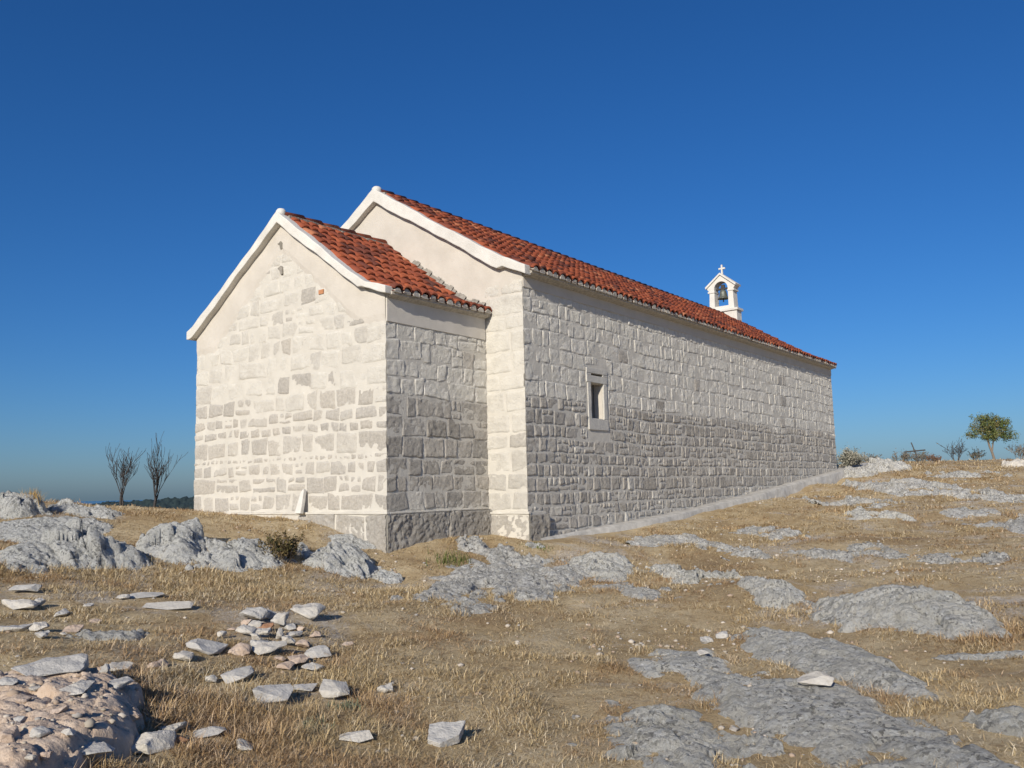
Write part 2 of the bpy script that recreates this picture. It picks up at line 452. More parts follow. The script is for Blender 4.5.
def build_far():
    m, t, b = newmat('sea_water'); b.inputs['Base Color'].default_value = (.05, .11, .17, 1); b.inputs['Roughness'].default_value = .25
    b.inputs['Specular IOR Level'].default_value = .5
    mb = MB(); n = 64
    V = [(3300 * math.sin(q), 3300 * math.cos(q), -72) for q in np.linspace(0, 2 * math.pi, n, endpoint=False)]
    V += [(30000 * math.sin(q), 30000 * math.cos(q), -72) for q in np.linspace(0, 2 * math.pi, n, endpoint=False)]
    mb.add(V, [(i, (i + 1) % n, (i + 1) % n + n, i + n) for i in range(n)])
    tag(mb.build('sea', m), kind='structure')
    # far wooded hill
    px = np.linspace(20, 420, 420)
    d0 = np.array([ray(p, 500)[:2] for p in px]); nd_ = 70
    dist = np.linspace(620, 1400, nd_)
    top = np.interp(px, [20, 85, 110, 150, 195, 260, 420], [-14, -6.2, -3.6, -1.6, .4, 4, 2])
    prof = np.clip(np.sin(np.linspace(0, math.pi, nd_)), 0, 1) ** .8
    X = d0[:, 0:1] * dist; Y = d0[:, 1:2] * dist
    tree = np.maximum(0, fbm(X / 7, Y / 7, 3, 61)) * 2.2 + np.maximum(0, vnoise(X / 3.2, Y / 3.2, 63)) * 1.5
    Z = -45 + (top[:, None] + 44.5) * prof[None] * (1 + .03 * fbm(X / 120, Y / 120, 3, 60)) + tree
    Z0 = Z - tree - 2.0
    F = grid_faces(len(px), nd_)
    mh = mat_flat('hillside_soil', (.05, .05, .035), (.08, .075, .05), .02)
    tag(link('hill', np_mesh('hill', np.stack([X, Y, Z0], -1).reshape(-1, 3), [F], True), mh), kind='structure')
    r = .5 + .5 * fbm(X / 9, Y / 9, 3, 65)
    col = np.stack([.030 + .018 * r, .048 + .022 * r, .050 + .012 * r, np.ones_like(r)], -1).reshape(-1, 4)  # distance haze put into the canopy colour as a bluish cast
    tag(link('forest', np_mesh('forest', np.stack([X, Y, Z], -1).reshape(-1, 3), [F], False, {'tint': col}), M_LEAF),
        'dark green woodland covering the distant hill left of the chapel', 'forest', kind='stuff')
build_far()

# ------------------------------------------------------------------ rocks
RELIEF = []
ROCKS = []        # footprints, kept clear of grass
def rock(name, label, cat, px, py, a, b, H, rot=0.0, steep=3.0, cell=.35, mat=None, group=None, seed=None, shift=(0, 0), pos=None, cut=.22, tilt=(0, 0), fine=.024, spread=.25, patchy=None):
    """a block or a sheet of bedrock growing out of the ground: a and b half sizes across and along the sight line, H height"""
    if pos is None: pos, D = G(px, py)
    seed = len(ROCKS) * 7 + 100 if seed is None else seed
    mat = mat or M_ROCK
    step = max(.013, math.sqrt(a * b) / 75)
    E_ = 1.35
    xs = np.arange(-a * E_, a * E_ + step, step); ys = np.arange(-b * E_, b * E_ + step, step)
    P, Q = np.meshgrid(xs, ys, indexing='ij')
    c, s = math.cos(rot), math.sin(rot)
    X = pos[0] + P * c - Q * s; Y = pos[1] + P * s + Q * c
    wob = spread * fbm(P / (a * .7) + seed, Q / (b * .7), 3, seed) + .12 * vnoise(P / .12, Q / .12, seed + 3) * min(1, .25 / min(a, b))
    rho = np.sqrt((P / a) ** 2 + (Q / b) ** 2) * (1 + wob)
    base = 1 - np.clip(rho, 0, 1.6) ** steep
    wx = P + .1 * fbm(P * 2, Q * 2, 2, seed + 5); wy = Q + .1 * fbm(P * 2 + 9, Q * 2, 2, seed + 6)
    f1, e1 = facets(wx / cell, wy / (cell * .8), seed + 10)
    f2, e2 = facets(wx / (cell * .38), wy / (cell * .28), seed + 20)
    f3, e3 = facets(wx / .11 + .3 * f2, wy / .075, seed + 25)
    f4, e4 = facets(X / .045, Y / .036, seed + 27)
    z = H * (base + tilt[0] * P / a + tilt[1] * Q / b)
    k = np.clip(base * 2 + .3, 0, 1)
    z = z + k * (cut * H * 1.6 * f1 + cut * H * .6 * f2 - .14 * H * np.exp(-(e1 / .05) ** 2) - .07 * H * np.exp(-(e2 / .07) ** 2))
    pit = np.clip(vnoise(P / .13, Q / .07, seed + 33) - .25, 0, 1)
    z = z + fine * np.clip(k, .2, 1) * (.55 * f3 + .28 * f4 - .5 * np.exp(-(e3 / .06) ** 2) * (vnoise(X / .3, Y / .3, seed + 35) > 0) + .35 * fbm(P / .25, Q / .12, 3, seed + 30) - .8 * pit)
    if patchy is None: patchy = 1.0 if H < .125 and steep <= 2.0 else 0.0
    if patchy:
        z = z - patchy * (H + .03) * np.clip(1.7 * fbm(P / .42 + seed, Q / .75, 3, seed + 50) + .25, 0, 1.6)
    else:
        z = z + np.clip(base, 0, 1) ** .5 * fine * .9 * vnoise((P * .75 + z * .8 + Q * .25) / .045, Q / .5 + P / .9, seed + 52) * np.clip(.4 + vnoise(P / .4, Q / .4, seed + 53), 0, 1)
    g = ground(X.ravel(), Y.ravel()).reshape(X.shape)
    RELIEF.append((pos[0], pos[1], c, s, xs[0], ys[0], step, z.copy()))
    vis = z > -.12 - .05 * H
    Z = g + np.maximum(z, -.18)
    # break up the steep sides: push the skin along its own normal
    gx = np.gradient(Z, step, axis=0); gy = np.gradient(Z, step, axis=1); nn = np.sqrt(gx * gx + gy * gy + 1)
    q = .75 * fine * (.22 * vnoise(P * 7 + Z * 5.3 + seed, Q * 7 - Z * 8.1, seed + 40) + .4 * vnoise(P * 17 + Z * 23, Q * 17 + Z * 14 + seed, seed + 41) + .25 * vnoise(P * 41 - Z * 37, Q * 41 + Z * 44, seed + 42)) * np.clip(np.sqrt(gx * gx + gy * gy), 0, 1.2)
    dP, dQ = -gx / nn * q, -gy / nn * q
    X = X + dP * c - dQ * s; Y = Y + dP * s + dQ * c; Z = Z + q / nn
    idx = -np.ones(P.size, int)
    F = grid_faces(len(xs), len(ys)); keep = vis.ravel()[F].any(1); F = F[keep]
    used = np.unique(F); idx[used] = np.arange(len(used))
    V = np.stack([X.ravel() - pos[0], Y.ravel() - pos[1], Z.ravel() - pos[2]], 1)[used]
    o = link(name, np_mesh(name, V, [idx[F]], False), mat); o.location = [float(q) for q in pos]
    tag(o, label, cat, group)
    ROCKS.append((pos[0], pos[1], a, b, c, s, H))
    return o

def rock_between(label, p0, p1, a, H, steep, cell, **kw):
    A, _ = G(*p0); B, _ = G(*p1); m = (A + B) / 2; d = A - B
    m[2] = float(ground(m[0], m[1], False)[0])
    rock('outcrop', label, 'outcrop', 0, 0, a, float(np.hypot(d[0], d[1])) / 2, H, math.atan2(-d[0], d[1]), steep, cell, pos=m, **kw)

GB = 'boulders along the ledge below the chapel front'
rock('boulder', 'grey boulder at the far left edge with a tuft of dry grass at its right', 'boulder', 6, 517, .5, .5, .22, .1, 2.4, .4, cut=.4, group=GB)
rock('boulder', 'small dark rock on the skyline left of the two bare saplings', 'boulder', 66, 509, .16, .16, .12, 0, 2.5, .2, group=GB)
rock('boulder', 'low knobbly grey rock on the skyline just left of the two bare saplings', 'boulder', 86, 516, .5, .4, .13, .2, 2.4, .22, group=GB)
rock('boulder', 'long flat grey rock behind the big left boulder', 'boulder', 44, 534, .75, .9, .09, .1, 2.2, .4, group=GB)
rock('boulder', 'big pale blue grey boulder with a dark shaded right face, left of the sapling bases', 'boulder', 84, 557, .47, .66, .28, .25, 2.1, .5, group=GB, tilt=(.10, .10), cut=.5)
rock('boulder', 'low pale tail of rock sloping into the grass left of the big left boulder', 'boulder', 28, 561, .42, .5, .14, .3, 2.2, .35, group=GB)
rock('boulder', 'narrow grey boulder wedged between the two biggest boulders on the left', 'boulder', 124, 560, .26, .4, .18, .5, 2.2, .4, cut=.4, group=GB)
rock('boulder', 'large pale rounded boulder standing in front of the left end of the chapel', 'boulder', 176, 553, .46, .7, .30, .5, 2.2, .6, group=GB, tilt=(-.08, .15), cut=.45)
rock('boulder', 'long pale grey rock hump below the middle of the chapel front', 'boulder', 238, 560, .72, .7, .21, .15, 2.1, .6, cut=.4, group=GB)
rock('boulder', 'dark shaded grey rock beside the small bush below the white leaning slab', 'boulder', 336, 566, .62, .6, .26, -.15, 2.2, .55, cut=.45, group=GB, tilt=(.05, .12))
rock('boulder', 'small low grey stone hump at the foot of the chapel corner', 'boulder', 388, 576, .22, .2, .10, 0, 2.4, .2, group=GB)
rock('boulder', 'pale rock ledge in the dry grass right under the chapel front', 'boulder', 352, 545, .5, .3, .10, 0, 2.4, .3, group=GB)

GO = 'bedrock outcrops in the dry grass'
rock('outcrop', 'jagged pale outcrop in the middle below the chapel corner', 'outcrop', 495, 586, 1.0, 1.9, .09, -.25, 2.0, .35, group=GO, mat=M_ROCKPALE, cut=.42, fine=.04, spread=.45)
rock('outcrop', 'flat lower tongue of pale rock in front of the jagged middle outcrop', 'outcrop', 448, 603, .55, .8, .05, -.2, 2.0, .25, group=GO, mat=M_ROCKPALE, cut=.45, fine=.05, spread=.4)
rock('outcrop', 'pale rough bedrock directly under the chapel corner with green weeds', 'outcrop', 500, 550, .85, .8, .09, .1, 2.0, .3, group=GO, mat=M_ROCKPALE, cut=.45, fine=.05, spread=.4)
rock('outcrop', 'low grey rock with a rounded right end below the kerb of the concrete path', 'outcrop', 600, 566, .52, 1.1, .15, -.1, 2.2, .4, group=GO, mat=M_ROCKFLAT, cut=.4)
rock('outcrop', 'layered grey slab outcrop right of the rounded rock below the path', 'outcrop', 686, 575, .48, 1.5, .09, .35, 2.0, .3, group=GO, mat=M_ROCKFLAT, cut=.6, fine=.05)
rock('outcrop', 'thin slanting strip of grey rock in grass left of the squarish grey boulder', 'outcrop', 774, 596, .29, .75, .13, .1, 2.6, .5, group=GO, mat=M_ROCKFLAT, cut=.5)
rock('outcrop', 'squarish grey boulder half sunk in grass left of the largest right boulder', 'outcrop', 774, 602, .29, .26, .15, 0, 3, .4, group=GO, mat=M_ROCKFLAT)
rock('outcrop', 'largest humped grey boulder in the grass on the right', 'outcrop', 908, 616, .70, 1.25, .26, .1, 2.4, .55, group=GO, mat=M_ROCKFLAT, cut=.22, fine=.02)
rock('outcrop', 'small grey knob of rock touching the left side of the largest right boulder', 'outcrop', 838, 614, .17, .13, .07, 0, 2.4, .15, group=GO, mat=M_ROCKFLAT)
rock('outcrop', 'thin rock strip trailing from the largest right boulder to the right edge', 'outcrop', 1010, 656, .5, .12, .05, -.35, 2.2, .15, group=GO, mat=M_ROCKFLAT)
rock_between('long tilted grey slab in the grass below the largest right boulder', (748, 632), (938, 704), .36, .10, 2.6, .5, group=GO, mat=M_ROCKFLAT, cut=.2, fine=.016, tilt=(.2, 0))
rock_between('broad flat bedrock sheet across the bottom right corner of the ground', (690, 652), (950, 800), .60, .075, 2.2, .45, group=GO, mat=M_ROCKFLAT, cut=.30, fine=.017, spread=.35, patchy=.5)
rock('outcrop', 'pale crumbly bedrock patch left of the broad bottom right sheet', 'outcrop', 665, 738, .5, .6, .045, -.1, 1.8, .2, group=GO, mat=M_ROCKFLAT, cut=.6, fine=.025, spread=.5)
rock('outcrop', 'rough grey bedrock patch at the lower left end of the broad bottom right sheet', 'outcrop', 690, 752, .42, .7, .055, .3, 2.0, .25, group=GO, mat=M_ROCKFLAT, cut=.4, fine=.02, spread=.4)
rock('outcrop', 'dark flat slab lying in grass at the bottom right edge', 'outcrop', 1012, 722, .22, .16, .09, .1, 3.4, .3, group=GO, mat=M_ROCKFLAT, cut=.15)
rock('outcrop', 'low pale outcrop in the grass below the middle of the concrete path', 'outcrop', 768, 535, .62, 1.3, .09, -.05, 2.0, .3, group=GO, mat=M_ROCKPALE, cut=.5)
rock('outcrop', 'pale outcrop strip close under the kerb left of the low one', 'outcrop', 678, 543, .8, .9, .07, .4, 2.0, .3, group=GO, mat=M_ROCKPALE, cut=.5, spread=.4)
rock('outcrop', 'bluish grey low outcrop in the right hand slope', 'outcrop', 872, 517, .5, 1.3, .08, .1, 2.0, .3, group=GO, mat=M_ROCKFLAT, cut=.5)
rock('outcrop', 'long low pale outcrop towards the right edge below the tree', 'outcrop', 980, 497, .75, 1.6, .11, .1, 2.0, .35, group=GO, mat=M_ROCKPALE, cut=.5)
rock('outcrop', 'bare whitish rock sheet at the right edge of the slope', 'outcrop', 998, 522, .9, 2.0, .06, -.2, 2.0, .35, group=GO, mat=M_ROCKPALE, cut=.5, spread=.45)
rock('outcrop', 'broken pale rocks in the slope above the bluish outcrop', 'outcrop', 908, 488, 1.3, 2.4, .11, 0, 2.0, .4, group=GO, mat=M_ROCKPALE, cut=.6, spread=.45)
rock('outcrop', 'pale hump of rock on the skyline right of the chapel end', 'outcrop', 888, 469, 1.0, .8, .26, 0, 2.4, .4, group=GO, mat=M_ROCKPALE, cut=.4)
rock('outcrop', 'pale rubble rock beside the upper end of the concrete path', 'outcrop', 856, 474, .7, .6, .16, 0, 2.2, .35, group=GO, mat=M_ROCKPALE, cut=.5)
rock('outcrop', 'bright whitish rock on the skyline at the right edge beside the tree', 'outcrop', 1018, 466, .5, .4, .22, 0, 2.6, .3, group=GO, mat=M_LOOSE, cut=.3)
for lab_, px_, py_, a_, b_, H_, r_ in [
    ('small pale rock patch in grass between the layered slab and the kerb of the path', 735, 553, .4, .9, .06, .3),
    ('whitish low rock patch in the slope right of the low outcrop below the path', 822, 556, .35, .8, .06, .2),
    ('pale grey rock patch in the slope above the largest right boulder', 884, 553, .4, .9, .05, -.1),
    ('small grey rock patch in the slope near the right edge above the largest boulder', 960, 560, .4, .8, .05, .1),
    ('pale flat rock patch left of the layered slab', 640, 590, .35, .8, .05, .3),
    ('low pale rock patch in the slope below the end of the path', 850, 502, .7, 1.4, .08, .1),
    ('low pale rock patch in the slope under the olive tree', 955, 476, .9, 1.8, .09, 0)]:
    rock('outcrop', lab_, 'outcrop', px_, py_, a_, b_, H_, r_, 1.9, .25, group=GO, mat=M_ROCKPALE, cut=.5, fine=.05, spread=.5)
rock('outcrop', 'flat pale rock sheet in the grass at the left between small stones', 'outcrop', 114, 633, .26, .22, .05, .35, 2.4, .2, group=GO, mat=M_ROCKFLAT, cut=.4)

# the crumbling pinkish bank at the bottom left: its right side drops into a dark gap
M_BANK = mat_loose('pinkish_rubble', (.46, .345, .25), (.62, .51, .40), (.36, .24, .165))
rock('rubble_bank', 'crumbling bank of pinkish rubble and earth at the bottom left corner', 'bank', 14, 746, .50, .98, .17, .16, 14, .35, mat=M_BANK, cut=.10, fine=.020, spread=.26)

# ------------------------------------------------------------------ loose stones
def rock_height(x, y):
    """height of the rock skin above the ground at each point, -1 where there is none"""
    out = np.full(len(x), -1.0)
    for (X, Y, c, s, x0, y0, st, z) in RELIEF:
        dx = x - X; dy = y - Y; i = np.round((dx * c + dy * s - x0) / st).astype(int); j = np.round((-dx * s + dy * c - y0) / st).astype(int)
        ok = (i >= 0) & (j >= 0) & (i < z.shape[0]) & (j < z.shape[1]); k = np.where(ok)[0]
        out[k] = np.maximum(out[k], z[i[k], j[k]])
    return out
STONES = []
def loose(name, label, px, py, wpx, hpx, rot=0.0, mat=None, flat=.45, lift=0.0, n=15, group='loose stones in the grass', seed=None, pos=None, tilt=(0, 0), poly=None, cat='stone'):
    """an angular broken stone; wpx, hpx the size it shows"""
    p, D = G(px, py)
    if group == GP: wpx *= 1.22; hpx *= 1.2
    L = wpx * D / FPX; Hh = hpx * D / FPX
    hz = max(.02, Hh * max(flat, .34)); tilt = (tilt[0] + (.24 if flat < .55 else .12), tilt[1])
    dep = float(np.clip((Hh - .7 * hz) / (.20 + .9 * tilt[0]), L * .42, L * .95))
    STONES.append((p[0], p[1], L * .5, dep * .5))
    r = np.random.default_rng(int(px * 31 + py * 7))
    if poly is not None:
        pts = [(x * L / 2, y * dep / 2, z) for x, y in poly for z in (-hz / 2, hz / 2)]
    else:
        pts = []
        for k in range(n):
            v = r.normal(size=3); v /= np.abs(v).max() ** .75 * np.linalg.norm(v) ** .25
            pts.append((v[0] * L / 2 * r.uniform(.8, 1.0), v[1] * dep / 2 * r.uniform(.8, 1.0), v[2] * hz / 2 * r.uniform(.85, 1)))
    bm = bmesh.new()
    for q in pts: bm.verts.new(q)
    res = bmesh.ops.convex_hull(bm, input=bm.verts)
    bmesh.ops.delete(bm, geom=[v for v in res['geom_interior'] if isinstance(v, bmesh.types.BMVert)], context='VERTS')
    bmesh.ops.dissolve_limit(bm, angle_limit=.35, verts=bm.verts, edges=bm.edges)
    bmesh.ops.bevel(bm, geom=list(bm.edges), offset=min(hz, L) * .045, segments=1, affect='EDGES')
    bmesh.ops.triangulate(bm, faces=bm.faces)
    for _ in range(3):
        es = [e for e in bm.edges if e.calc_length() > max(.02, L * .13)]
        if es: bmesh.ops.subdivide_edges(bm, edges=es, cuts=1)
        bmesh.ops.triangulate(bm, faces=[f for f in bm.faces if len(f.verts) > 3])
    bm.normal_update()
    sc = 1 / max(.05, L * .35)
    for v in bm.verts:
        q = float(vnoise(np.array(v.co.x * sc + v.co.z * sc * 1.3 + px), np.array(v.co.y * sc - v.co.z * sc + py), 9))
        q2 = float(vnoise(np.array(v.co.x * sc * 3 + v.co.z * 40), np.array(v.co.y * sc * 3 + px), 19))
        v.co += v.normal * (q * .035 + q2 * .03) * min(L, hz * 2.2)
    me = bpy.data.meshes.new(name); bm.to_mesh(me); bm.free()
    for pl in me.polygons: pl.use_smooth = False
    o = link(name, me, mat or M_LOOSE)
    gz = float(ground(p[0], p[1])[0]); gz += max(0.0, float(rock_height(np.array([p[0]]), np.array([p[1]]))[0]))
    o.location = (float(p[0]), float(p[1]), gz + hz * .20 + dep * .22 * math.sin(tilt[0]) + lift)
    o.rotation_euler = (tilt[0], tilt[1], rot)
    tag(o, label, cat, group)
    return o

GP = 'stones of the loose pile'
LS = [  # px, py, w, h, rot, mat, flat, lift, tilt, label
 (307, 619, 30, 17, .0, M_LOOSE, .6, .03, (.12, .03), 'largest pale flat slab resting on the right end of the stone pile'),
 (254, 621, 25, 16, .3, M_GREYST, .7, .03, (0, 0), 'darkest grey rounded block at the top left end of the stone pile'),
 (279, 626, 14, 18, .2, M_LOOSE, .9, .04, (0, .3), 'whitish upright chunk in the middle top of the stone pile'),
 (264, 629, 17, 9, .1, M_RED, .7, .02, (0, 0), 'only red brown stone in the pile, just left of the upright chunk'),
 (247, 635, 18, 12, .8, M_LOOSE, .5, .03, (0, .2), 'oblong pale stone slanting on the left flank of the pile'),
 (263, 636, 15, 10, 0, M_LOOSE, .6, .04, (0, 0), 'pale blocky stone directly below the red brown one'),
 (280, 637, 11, 14, .1, M_LOOSE, .8, .03, (0, .1), 'narrow bright stone standing below the upright chunk'),
 (290, 629, 11, 9, .5, M_GREYST, .7, .02, (0, 0), 'small grey cube of stone between the upright chunk and the largest slab'),
 (294, 635, 16, 8, 0, M_GREYST, .6, .02, (0, 0), 'low wide grey stone tucked under the largest slab'),
 (301, 630, 9, 8, .4, M_PINK, .7, .02, (0, 0), 'little brownish wedge stone under the left corner of the largest slab'),
 (260, 648, 18, 14, .7, M_GREYST, .6, .03, (0, .2), 'grey slanting stone left of the long pale bar'),
 (269, 652, 30, 11, .65, M_LOOSE, .5, .05, (0, -.15), 'long pale bar of stone leaning diagonally at the front of the pile'),
 (239, 652, 19, 14, .2, M_PINK, .7, .02, (0, 0), 'brownish block at the lower left foot of the pile'),
 (271, 644, 13, 7, 0, M_GREYST, .6, .02, (0, 0), 'flat grey chip above the long pale bar'),
 (280, 657, 13, 9, .3, M_PINK, .6, .01, (0, 0), 'small pinkish stone right of the long pale bar'),
 (284, 664, 17, 9, 0, M_PINK, .6, .01, (0, 0), 'pinkish stone lowest in front of the pile'),
 (297, 659, 22, 11, -.6, M_PINK, .5, .02, (0, 0), 'oblong pinkish stone slanting down right at the front of the pile'),
 (315, 636, 12, 10, .4, M_PINK, .6, .01, (0, 0), 'single brownish stone on bare ground right below the largest slab'),
 (319, 654, 25, 13, -.1, M_GREYST, .45, .02, (0, 0), 'smooth pale grey flat stone right of the pile'),
 (313, 666, 23, 14, .3, M_LOOSE, .4, .02, (.1, 0), 'pale flat stone half hidden in grass below the smooth grey one'),
 (328, 693, 46, 20, .25, M_LOOSE, .4, .03, (.15, 0), 'long broken slab with a ragged right end below the pile'),
 (273, 699, 44, 22, .45, M_GREYST, .3, .03, (.15, 0), 'broad grey slab lying in grass below the pile'),
 (304, 686, 30, 11, .4, M_GREYST, .35, .01, (.1, 0), 'thin grey slab overlapping behind the broad one'),
 (237, 674, 32, 17, .4, M_GREYST, .4, .02, (.1, 0), 'flat greyish slab in grass left of the broad slab'),
 (211, 675, 12, 10, .2, M_LOOSE, .8, .01, (0, 0), 'small bright cobble with a dark hollow at its right'),
 (208, 650, 42, 22, .8, M_GREYST, .45, .02, (.1, 0), 'long bluish grey stone sunk in grass left of the pile'),
 (220, 636, 13, 9, .2, M_LOOSE, .7, .01, (0, 0), 'small pale stone at the upper tip of the long bluish one'),
 (232, 628, 9, 5, 0, M_PINK, .6, .0, (0, 0), 'tiny tan stone between the bluish stone and the grey rounded block'),
 (348, 641, 13, 6, 0, M_PINK, .6, .0, (0, 0), 'low tan stone alone in the grass right of the smooth grey flat one'),
 (386, 685, 18, 12, -.1, M_LOOSE, .6, .01, (0, 0), 'small square pale stone alone right of the ragged slab'),
 (357, 749, 36, 13, .3, M_LOOSE, .35, .02, (.1, 0), 'narrow pale slab in grass at the bottom edge, left of the five sided one'),
 (244, 754, 21, 15, .1, M_LOOSE, .6, .01, (0, 0), 'pale cobble at the bottom edge between the big white stone and the narrow slab'),
 (209, 739, 32, 11, .3, M_GREYST, .35, .02, (0, -.1), 'flat grey splinter slab right of the stone cluster by the big white stone'),
 (119, 672, 24, 14, .15, M_LOOSE, .6, .02, (0, 0), 'bright white stone beside the dark gap, uppermost there'),
 (159, 665, 20, 13, .2, M_PINK, .6, .01, (0, 0), 'orange pink stone in the tall grass right of the dark gap'),
 (183, 658, 20, 13, .4, M_LOOSE, .6, .02, (0, 0), 'pale stone right of the orange pink one'),
 (147, 755, 46, 26, .1, M_LOOSE, .7, .02, (0, 0), 'big white rounded stone at the bottom edge near the left corner'),
 (129, 740, 22, 12, 0, M_PINK, .7, .01, (0, 0), 'tan stone touching the top left of the big white stone'),
 (173, 734, 25, 15, .3, M_LOOSE, .6, .01, (0, 0), 'pale stone up right of the big white stone'),
 (180, 752, 18, 15, .5, M_RED, .7, .01, (0, 0), 'reddish stone right beside the big white stone'),
 (119, 717, 26, 13, .4, M_GREYST, .5, .02, (0, 0), 'grey stone in shade at the foot of the rubble bank'),
 (101, 700, 15, 10, .2, M_GREYST, .7, .0, (0, 0), 'small shaded stone in the middle of the dark gap'),
 (101, 685, 11, 9, .2, M_GREYST, .7, .0, (0, 0), 'smallest shaded stone in the upper part of the dark gap'),
 (26, 590, 28, 11, .2, M_GREYST, .6, .02, (0, 0), 'bluish grey stone in grass at the left edge, uppermost of the left scatter'),
 (18, 605, 36, 12, .1, M_LOOSE, .7, .02, (0, 0), 'long pale stone in grass at the left edge'),
 (39, 604, 11, 9, .2, M_GREYST, .8, .02, (0, 0), 'dark grey stone against the right end of the long pale stone'),
 (61, 611, 15, 11, -.4, M_GREYST, .7, .02, (0, 0), 'bluish split stone standing alone between the left scatter'),
 (87, 605, 12, 5, -.1, M_LOOSE, .6, .0, (0, 0), 'thin pale chip right above the bluish split stone'),
 (95, 616, 13, 6, .1, M_PINK, .6, .0, (0, 0), 'tan chip lying on the bare brown patch'),
 (123, 600, 14, 7, .2, M_LOOSE, .6, .01, (0, 0), 'small pale stone left of the flat slab in the left grass'),
 (146, 599, 34, 9, .1, M_GREYST, .35, .01, (.08, 0), 'flat grey slab flush in the grass left of centre'),
 (170, 609, 50, 8, .1, M_LOOSE, .35, .01, (.06, 0), 'long flat pale slab at the edge of the tall grass'),
 (39, 629, 19, 10, .3, M_LOOSE, .7, .02, (0, 0), 'pale wedge stone in the row above the rubble bank'),
 (16, 629, 30, 11, .1, M_GREYST, .6, .02, (0, 0), 'wide grey stone in the row above the rubble bank'),
 (41, 641, 14, 9, 0, M_GREYST, .7, .01, (0, 0), 'bluish small stone in grass right above the rubble bank'),
 (73, 627, 19, 9, .3, M_PINK, .6, .01, (0, 0), 'crumbly tan stone left of the flat rock sheet'),
 (64, 634, 8, 5, .0, M_LOOSE, .7, .0, (0, 0), 'tiny white pebble below the crumbly tan stone'),
 (816, 692, 34, 19, -.5, M_LOOSE, .4, .02, (.1, 0), 'whitish flat stone between the long tilted slab and the bedrock sheet'),
 (706, 641, 15, 10, .2, M_GREYST, .7, .01, (0, 0), 'pale round stone, left one of the close pair in the right grass'),
 (722, 638, 13, 12, -.2, M_GREYST, .7, .01, (0, 0), 'pale round stone, right one of the close pair in the right grass'),
 (703, 659, 11, 7, .2, M_LOOSE, .6, .01, (0, 0), 'small white stone below the close pair'),
 (255, 629, 12, 9, .4, M_LOOSE, .8, .03, (0, 0), 'small whitish stone of the pile between the dark grey block and the red brown stone'),
 (270, 620, 12, 9, .2, M_GREYST, .8, .02, (0, 0), 'small grey stone of the pile hidden behind the upright chunk'),
 (288, 643, 12, 9, .3, M_LOOSE, .8, .03, (0, 0), 'small bright stone of the pile right above the end of the long pale bar'),
 (252, 642, 14, 10, .5, M_LOOSE, .8, .03, (0, 0), 'small pale stone of the pile below the oblong slanting one'),
 (302, 644, 13, 9, .2, M_PINK, .7, .02, (0, 0), 'small tan stone of the pile below the low wide grey one'),
 (247, 626, 10, 8, .2, M_PINK, .8, .02, (0, 0), 'little tan stone of the pile at the left foot of the dark grey block'),
 (540, 536, 20, 8, 0, M_LOOSE, .5, .02, (0, 0), 'squared pale stone at the foot of the nave corner'),
]
for px, py, w_, h_, rot, m_, fl, li, ti, lab in LS:
    inpile = 'pile' in lab and px > 230 and px < 320 and py < 668
    loose('loose_stone', lab, px, py, w_, h_, rot, m_, fl, li, tilt=ti, group=GP if inpile else 'loose stones in the grass')
loose('loose_stone', 'five sided flat grey slab at the bottom edge', 447, 750, 35, 26, .05, M_GREYST, .16, .01, tilt=(.12, 0),
      poly=[(-1, .9), (1, 1), (.7, -.25), (-.35, -1), (-1, -.6)])

# stones bedded on the rubble bank
def on_bank(px, py, D): return at(px, py, D)
bank = [o for o in bpy.data.objects if o.name == 'rubble_bank'][0]
bpy.context.view_layer.update()
dg = bpy.context.evaluated_depsgraph_get()
def bank_hit(px, py):
    d = Vector((RC @ np.array([px - 512.0, FPX, -(py - 384.0)])).tolist()).normalized()
    o = Vector(EYE.tolist()) - bank.location
    ok, p, n, i = bank.ray_cast(o, d)
    return np.array((p + bank.location)[:]) if ok else None
for px, py, w_, h_, rot, m_, fl, lab in [
    (53, 668, 58, 24, .12, M_GREYST, .55, 'long grey ledge stone lying on top of the rubble bank'),
    (76, 690, 30, 15, .35, M_LOOSE, .5, 'pale squared stone at the right brink of the rubble bank'),
    (89, 752, 44, 17, .2, M_GREYST, .5, 'grey bar of stone at the lower brink of the rubble bank'),
    (9, 740, 20, 28, .9, M_PINK, .5, 'pinkish stone bedded in the bank at the bottom left edge'),
    (8, 683, 18, 12, .2, M_GREYST, .6, 'bluish grey stone bedded in the bank at the left edge'),
    (40, 735, 16, 12, .5, M_GREYST, .6, 'small grey stone bedded in the middle of the rubble bank'),
    (24, 702, 12, 8, .3, M_PINK, .7, 'small pink stone bedded in the bank below the long ledge stone'),
    (45, 757, 14, 10, .4, M_PINK, .7, 'pink stone bedded in the bank left of the grey bar at the lower brink'),
    (20, 722, 10, 8, .1, M_GREYST, .7, 'pebble sized grey stone bedded in the bank above the pinkish edge stone'),
    (68, 735, 12, 9, .6, M_LOOSE, .7, 'small pale stone bedded near the right brink above the grey bar'),
    (35, 690, 9, 7, .2, M_LOOSE, .7, 'tiny pale stone bedded in the bank just below the middle of the ledge stone'),
    (78, 715, 13, 9, .5, M_PINK, .7, 'pinkish stone bedded at the right brink below the pale squared one'),
    (30, 760, 10, 8, .1, M_LOOSE, .7, 'small pale stone at the very bottom of the rubble bank'),
    (60, 712, 14, 10, .2, M_PINK, .6, 'small pink lump bedded in the right half of the rubble bank')]:
    h = bank_hit(px, py)
    o = loose('bank_stone', lab, px, py, w_, h_, rot, m_, fl, group='stones bedded in the rubble bank', tilt=(-.1, 0))
    if h is not None: o.location = (float(h[0]), float(h[1]), float(h[2]) + .012)

